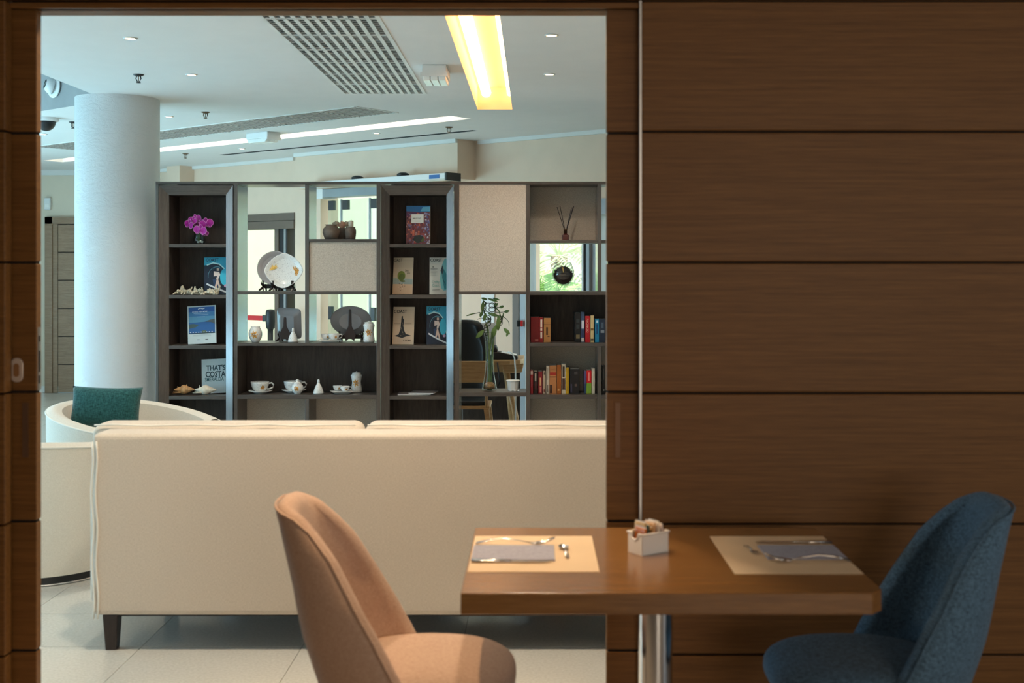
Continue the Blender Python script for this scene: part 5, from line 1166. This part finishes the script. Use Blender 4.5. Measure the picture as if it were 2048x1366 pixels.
book('tall white book with dark stripes on its spine', 1123, 1131.8, 728, zc, (206, 190, 166), [(.56, .92, (60, 44, 36), .25, .75), (.14, .52, (70, 40, 28), .2, .8)]+[(.12+.03*k, .132+.03*k, (60, 44, 36), 0, .25) for k in range(14)]+[(.12+.03*k, .132+.03*k, (60, 44, 36), .75, 1) for k in range(14)])
book('yellow book beside the striped one', 1132.2, 1138, 735, zc, (198, 158, 24), [(.1, .9, (130, 96, 20), .42, .58)])
book('thick black book with a purple edge', 1140, 1159, 738, zc, (18, 15, 20), [(.05, .40, (70, 66, 92), .08, .22), (.30, .40, (96, 76, 70), .5, .75), (.78, .88, (70, 66, 70), .45, .8)])
book('slim purple and blue book left of the red and green one', 1168, 1172.8, 742, zc, (84, 72, 116), [(.02, .45, (40, 64, 96), .0, 1)])
book('red and lime green book on the lower book shelf', 1173, 1183, 741, zc, (196, 18, 26), [(.01, .46, (120, 158, 52), .0, 1), (.55, .92, (240, 150, 140), .4, .62)])
book('cream white book right of the red and green one', 1183.5, 1190, 737, zc, (204, 196, 176), [(.3, .8, (170, 160, 140), .45, .55)])
book('black book behind the shelf upright at the far right', 1204.5, 1211, 732, zc, (14, 14, 15), [(.10, .16, (180, 176, 170), .3, .7), (.5, .9, (90, 88, 86), .35, .6)])
# ================================================================ place settings
def pt(x, y): d_ = (EYE-TZ)*F/(y-PY); return (X_at(x, d_), d_)
M['mat_paper'] = plain('kraft_placemat', (.66, .48, .30), .75, var=.04); M['napkin'] = fabric('grey_paper_napkin', (.29, .285, .34), (.38, .375, .44), 400, bmp=.2, sheen=0)
M['mat_paper2'] = M['mat_paper']
M['steel'] = plain('cutlery_steel', (.74, .70, .66), .16, 1, var=.02)
def slab(name, label, cat, x0, x1, y0, y1, z, t, mt, grp, curl=0):
    nx, ny = 10, 10
    def top(u, v): return ((u-.5)*(x1-x0), (v-.5)*(y1-y0), t+curl*max(0, abs(u-.5)*2-.8)**2*25*(v > .5))
    g = MB().grid(top, nx, ny); g.box((x0-x1)/2, (x1-x0)/2, (y0-y1)/2, (y1-y0)/2, 0, t-.00005)
    return tag(mk(name, g, mt, loc=((x0+x1)/2, (y0+y1)/2, z), fix=False), label, cat, grp)
slab('placemat', 'kraft paper placemat in front of the rose beige chair', 'placemat', -.168, .165, 3.025, 3.435, TZ+.0002, .0008, M['mat_paper'], 'kraft paper placemats')
slab('placemat', 'kraft paper placemat in front of the blue chair', 'placemat', .502, .826, 3.005, 3.43, TZ+.0002, .0008, M['mat_paper'], 'kraft paper placemats')
slab('napkin', 'folded grey napkin on the placemat by the rose beige chair', 'napkin', -.165, .055, 3.136, 3.303, TZ+.0011, .004, M['napkin'], 'folded grey napkins')
slab('napkin', 'folded grey napkin on the placemat by the blue chair', 'napkin', .615, .824, 3.15, 3.303, TZ+.0011, .004, M['napkin'], 'folded grey napkins')
def fork(label, x, y, sg, rz=0):
    t = thing('fork', label, 'fork', (x, y, TZ+.0012), rz if sg > 0 else PI+rz, 'steel forks')
    mk('handle', MB().tube([(-.10, 0, .004), (-.06, 0, .014), (-.02, 0, .018), (.02, 0, .012), (.05, 0, .006)], [.0085, .007, .0045, .0035, .0045], 10, .35), M['steel'], t, smooth=True)
    mk('neck', MB().tube([(.048, 0, .006), (.06, 0, .005), (.072, 0, .007)], [.005, .012, .012], 10, .25), M['steel'], t, smooth=True)
    for k in range(4): yy = -.0095+.0063*k; mk('tine', MB().tube([(.068, yy, .006), (.09, yy, .009), (.118, yy, .021)], [.0026, .0024, .0012], 6), M['steel'], t, smooth=True)
def knife(label, x, y, sg, rz=0):
    t = thing('knife', label, 'knife', (x, y, TZ+.0012), rz if sg > 0 else PI+rz, 'steel knives')
    mk('handle', MB().tube([(-.105, 0, .0045), (-.05, 0, .0045), (.0, 0, .0045)], [.009, .008, .006], 10, .5), M['steel'], t, smooth=True)
    mk('blade', MB().prism([(0, -.006), (.02, -.010), (.085, -.010), (.105, -.002), (.107, .004), (.0, .006)], 'z', .003, .0048), M['steel'], t)
def spoon(label, x, y, rz, sc=1):
    t = thing('teaspoon', label, 'spoon', (x, y, TZ+.0012), rz, 'steel teaspoons'); t.scale = (sc, sc, sc)
    mk('handle', MB().tube([(-.075, 0, .004), (-.04, 0, .012), (0, 0, .010), (.02, 0, .005)], [.0065, .004, .003, .004], 8, .5), M['steel'], t, smooth=True)
    def bw(u, v): a = u*2*PI; r_ = v; return (.038+.021*r_*math.cos(a), .0135*r_*math.sin(a), .0015+.0075*r_*r_)
    o = mk('bowl', MB().grid(bw, 24, 6, True), M['steel'], t, smooth=True, fix=False); q = o.modifiers.new('thick', 'SOLIDIFY'); q.thickness = .0012; q.offset = 1
fork('steel fork at the far side of the napkin by the rose beige chair', -.06, 3.322, 1, -.02); knife('steel knife on the near edge of the napkin by the rose beige chair', -.058, 3.122, 1, -.02)
spoon('steel teaspoon right of the napkin by the rose beige chair', .083, 3.235, PI/2+.06)
knife('steel knife at the far side of the napkin by the blue chair', .722, 3.338, -1, .0); fork('steel fork at the near side of the napkin by the blue chair', .722, 3.130, -1, .02)
spoon('steel teaspoon left of the napkin by the blue chair', .587, 3.245, -PI/2+.15, .72)
# ---- sugar caddy
cy = thing('sugar_caddy', 'small white porcelain caddy in the middle of the table', 'caddy', (.309, 3.245, TZ+.0002), math.radians(34))
cw, cd_, ch_ = .046, .030, .056; wall_t = .003
M['porcelain'] = plain('white_porcelain', (.80, .76, .70), .25, var=.02)
mk('tray_floor', MB().box(-cw+.002, cw-.002, -cd_+.002, cd_-.002, 0, .003), M['porcelain'], cy); mk('long_side', MB().box(-cw, cw, -cd_, -cd_+wall_t, 0, ch_), M['porcelain'], cy, bevel=.001); mk('long_side', MB().box(-cw, cw, cd_-wall_t, cd_, 0, ch_), M['porcelain'], cy, bevel=.001)
nt_ = [(-cd_, 0), (cd_, 0), (cd_, ch_), (.015, ch_)]+[(.015*math.cos(a), ch_-.018*math.sin(a)) for a in [PI*i/10 for i in range(11)]]+[(-.015, ch_), (-cd_, ch_)]
for s in (-1, 1): mk('notched_end', MB().prism(nt_, 'x', s*cw-(wall_t if s > 0 else 0), s*cw+(wall_t if s < 0 else 0)), M['porcelain'], cy)
for s in (-1, 1): mk('rim', MB().tube([(-cw-.002, s*(cd_+.001), ch_-.001), (cw+.002, s*(cd_+.001), ch_-.001)], .0028, 8), M['porcelain'], cy, smooth=True)
for s in (-1, 1): mk('notch_rim', MB().tube([(s*cw, -cd_, ch_), (s*cw, -.016, ch_)]+[(s*cw, -.015*math.cos(a), ch_-.018*math.sin(a)) for a in [PI*i/10 for i in range(11)]]+[(s*cw, .016, ch_), (s*cw, cd_, ch_)], .0026, 8), M['porcelain'], cy, smooth=True)
for k, (rgb, nm) in enumerate((((176, 100, 44), 'brown kraft'), ((170, 140, 90), 'tan'), ((40, 66, 58), 'dark green'), ((150, 110, 60), 'ochre'), ((200, 160, 120), 'beige'), ((180, 130, 60), 'mustard'), ((110, 44, 24), 'rust brown'), ((226, 214, 200), 'white'), ((220, 200, 190), 'cream'), ((160, 20, 26), 'red'))):
    t = thing('sugar_sachet', '%s sugar sachet standing in the white caddy' % nm, 'sachet', (.309, 3.245, TZ+.004), math.radians(34), 'sachets in the sugar caddy')
    x = -.036+.008*k
    def sac(u, v, x=x, k=k): return (x+.012*(v-.3)*(.8 if k < 5 else -.3)+.0035*math.sin(PI*u)*math.sin(PI*v), (u-.5)*.044+.004*((k*3) % 4-1.5), .001+.071*v+.006*((k*5) % 3-1)*v)
    o = mk('packet', MB().grid(sac, 6, 6), ink(rgb), t, smooth=True, fix=False); q = o.modifiers.new('thick', 'SOLIDIFY'); q.thickness = .0035; q.offset = 0
    mk('crimp', MB().add([sac(0, .97), sac(1, .97), Vector(sac(1, 1))+Vector((.0005, 0, .003)), Vector(sac(0, 1))+Vector((.0005, 0, .003))], [(0, 1, 2, 3)]), ink((200, 190, 176)), t, fix=False)
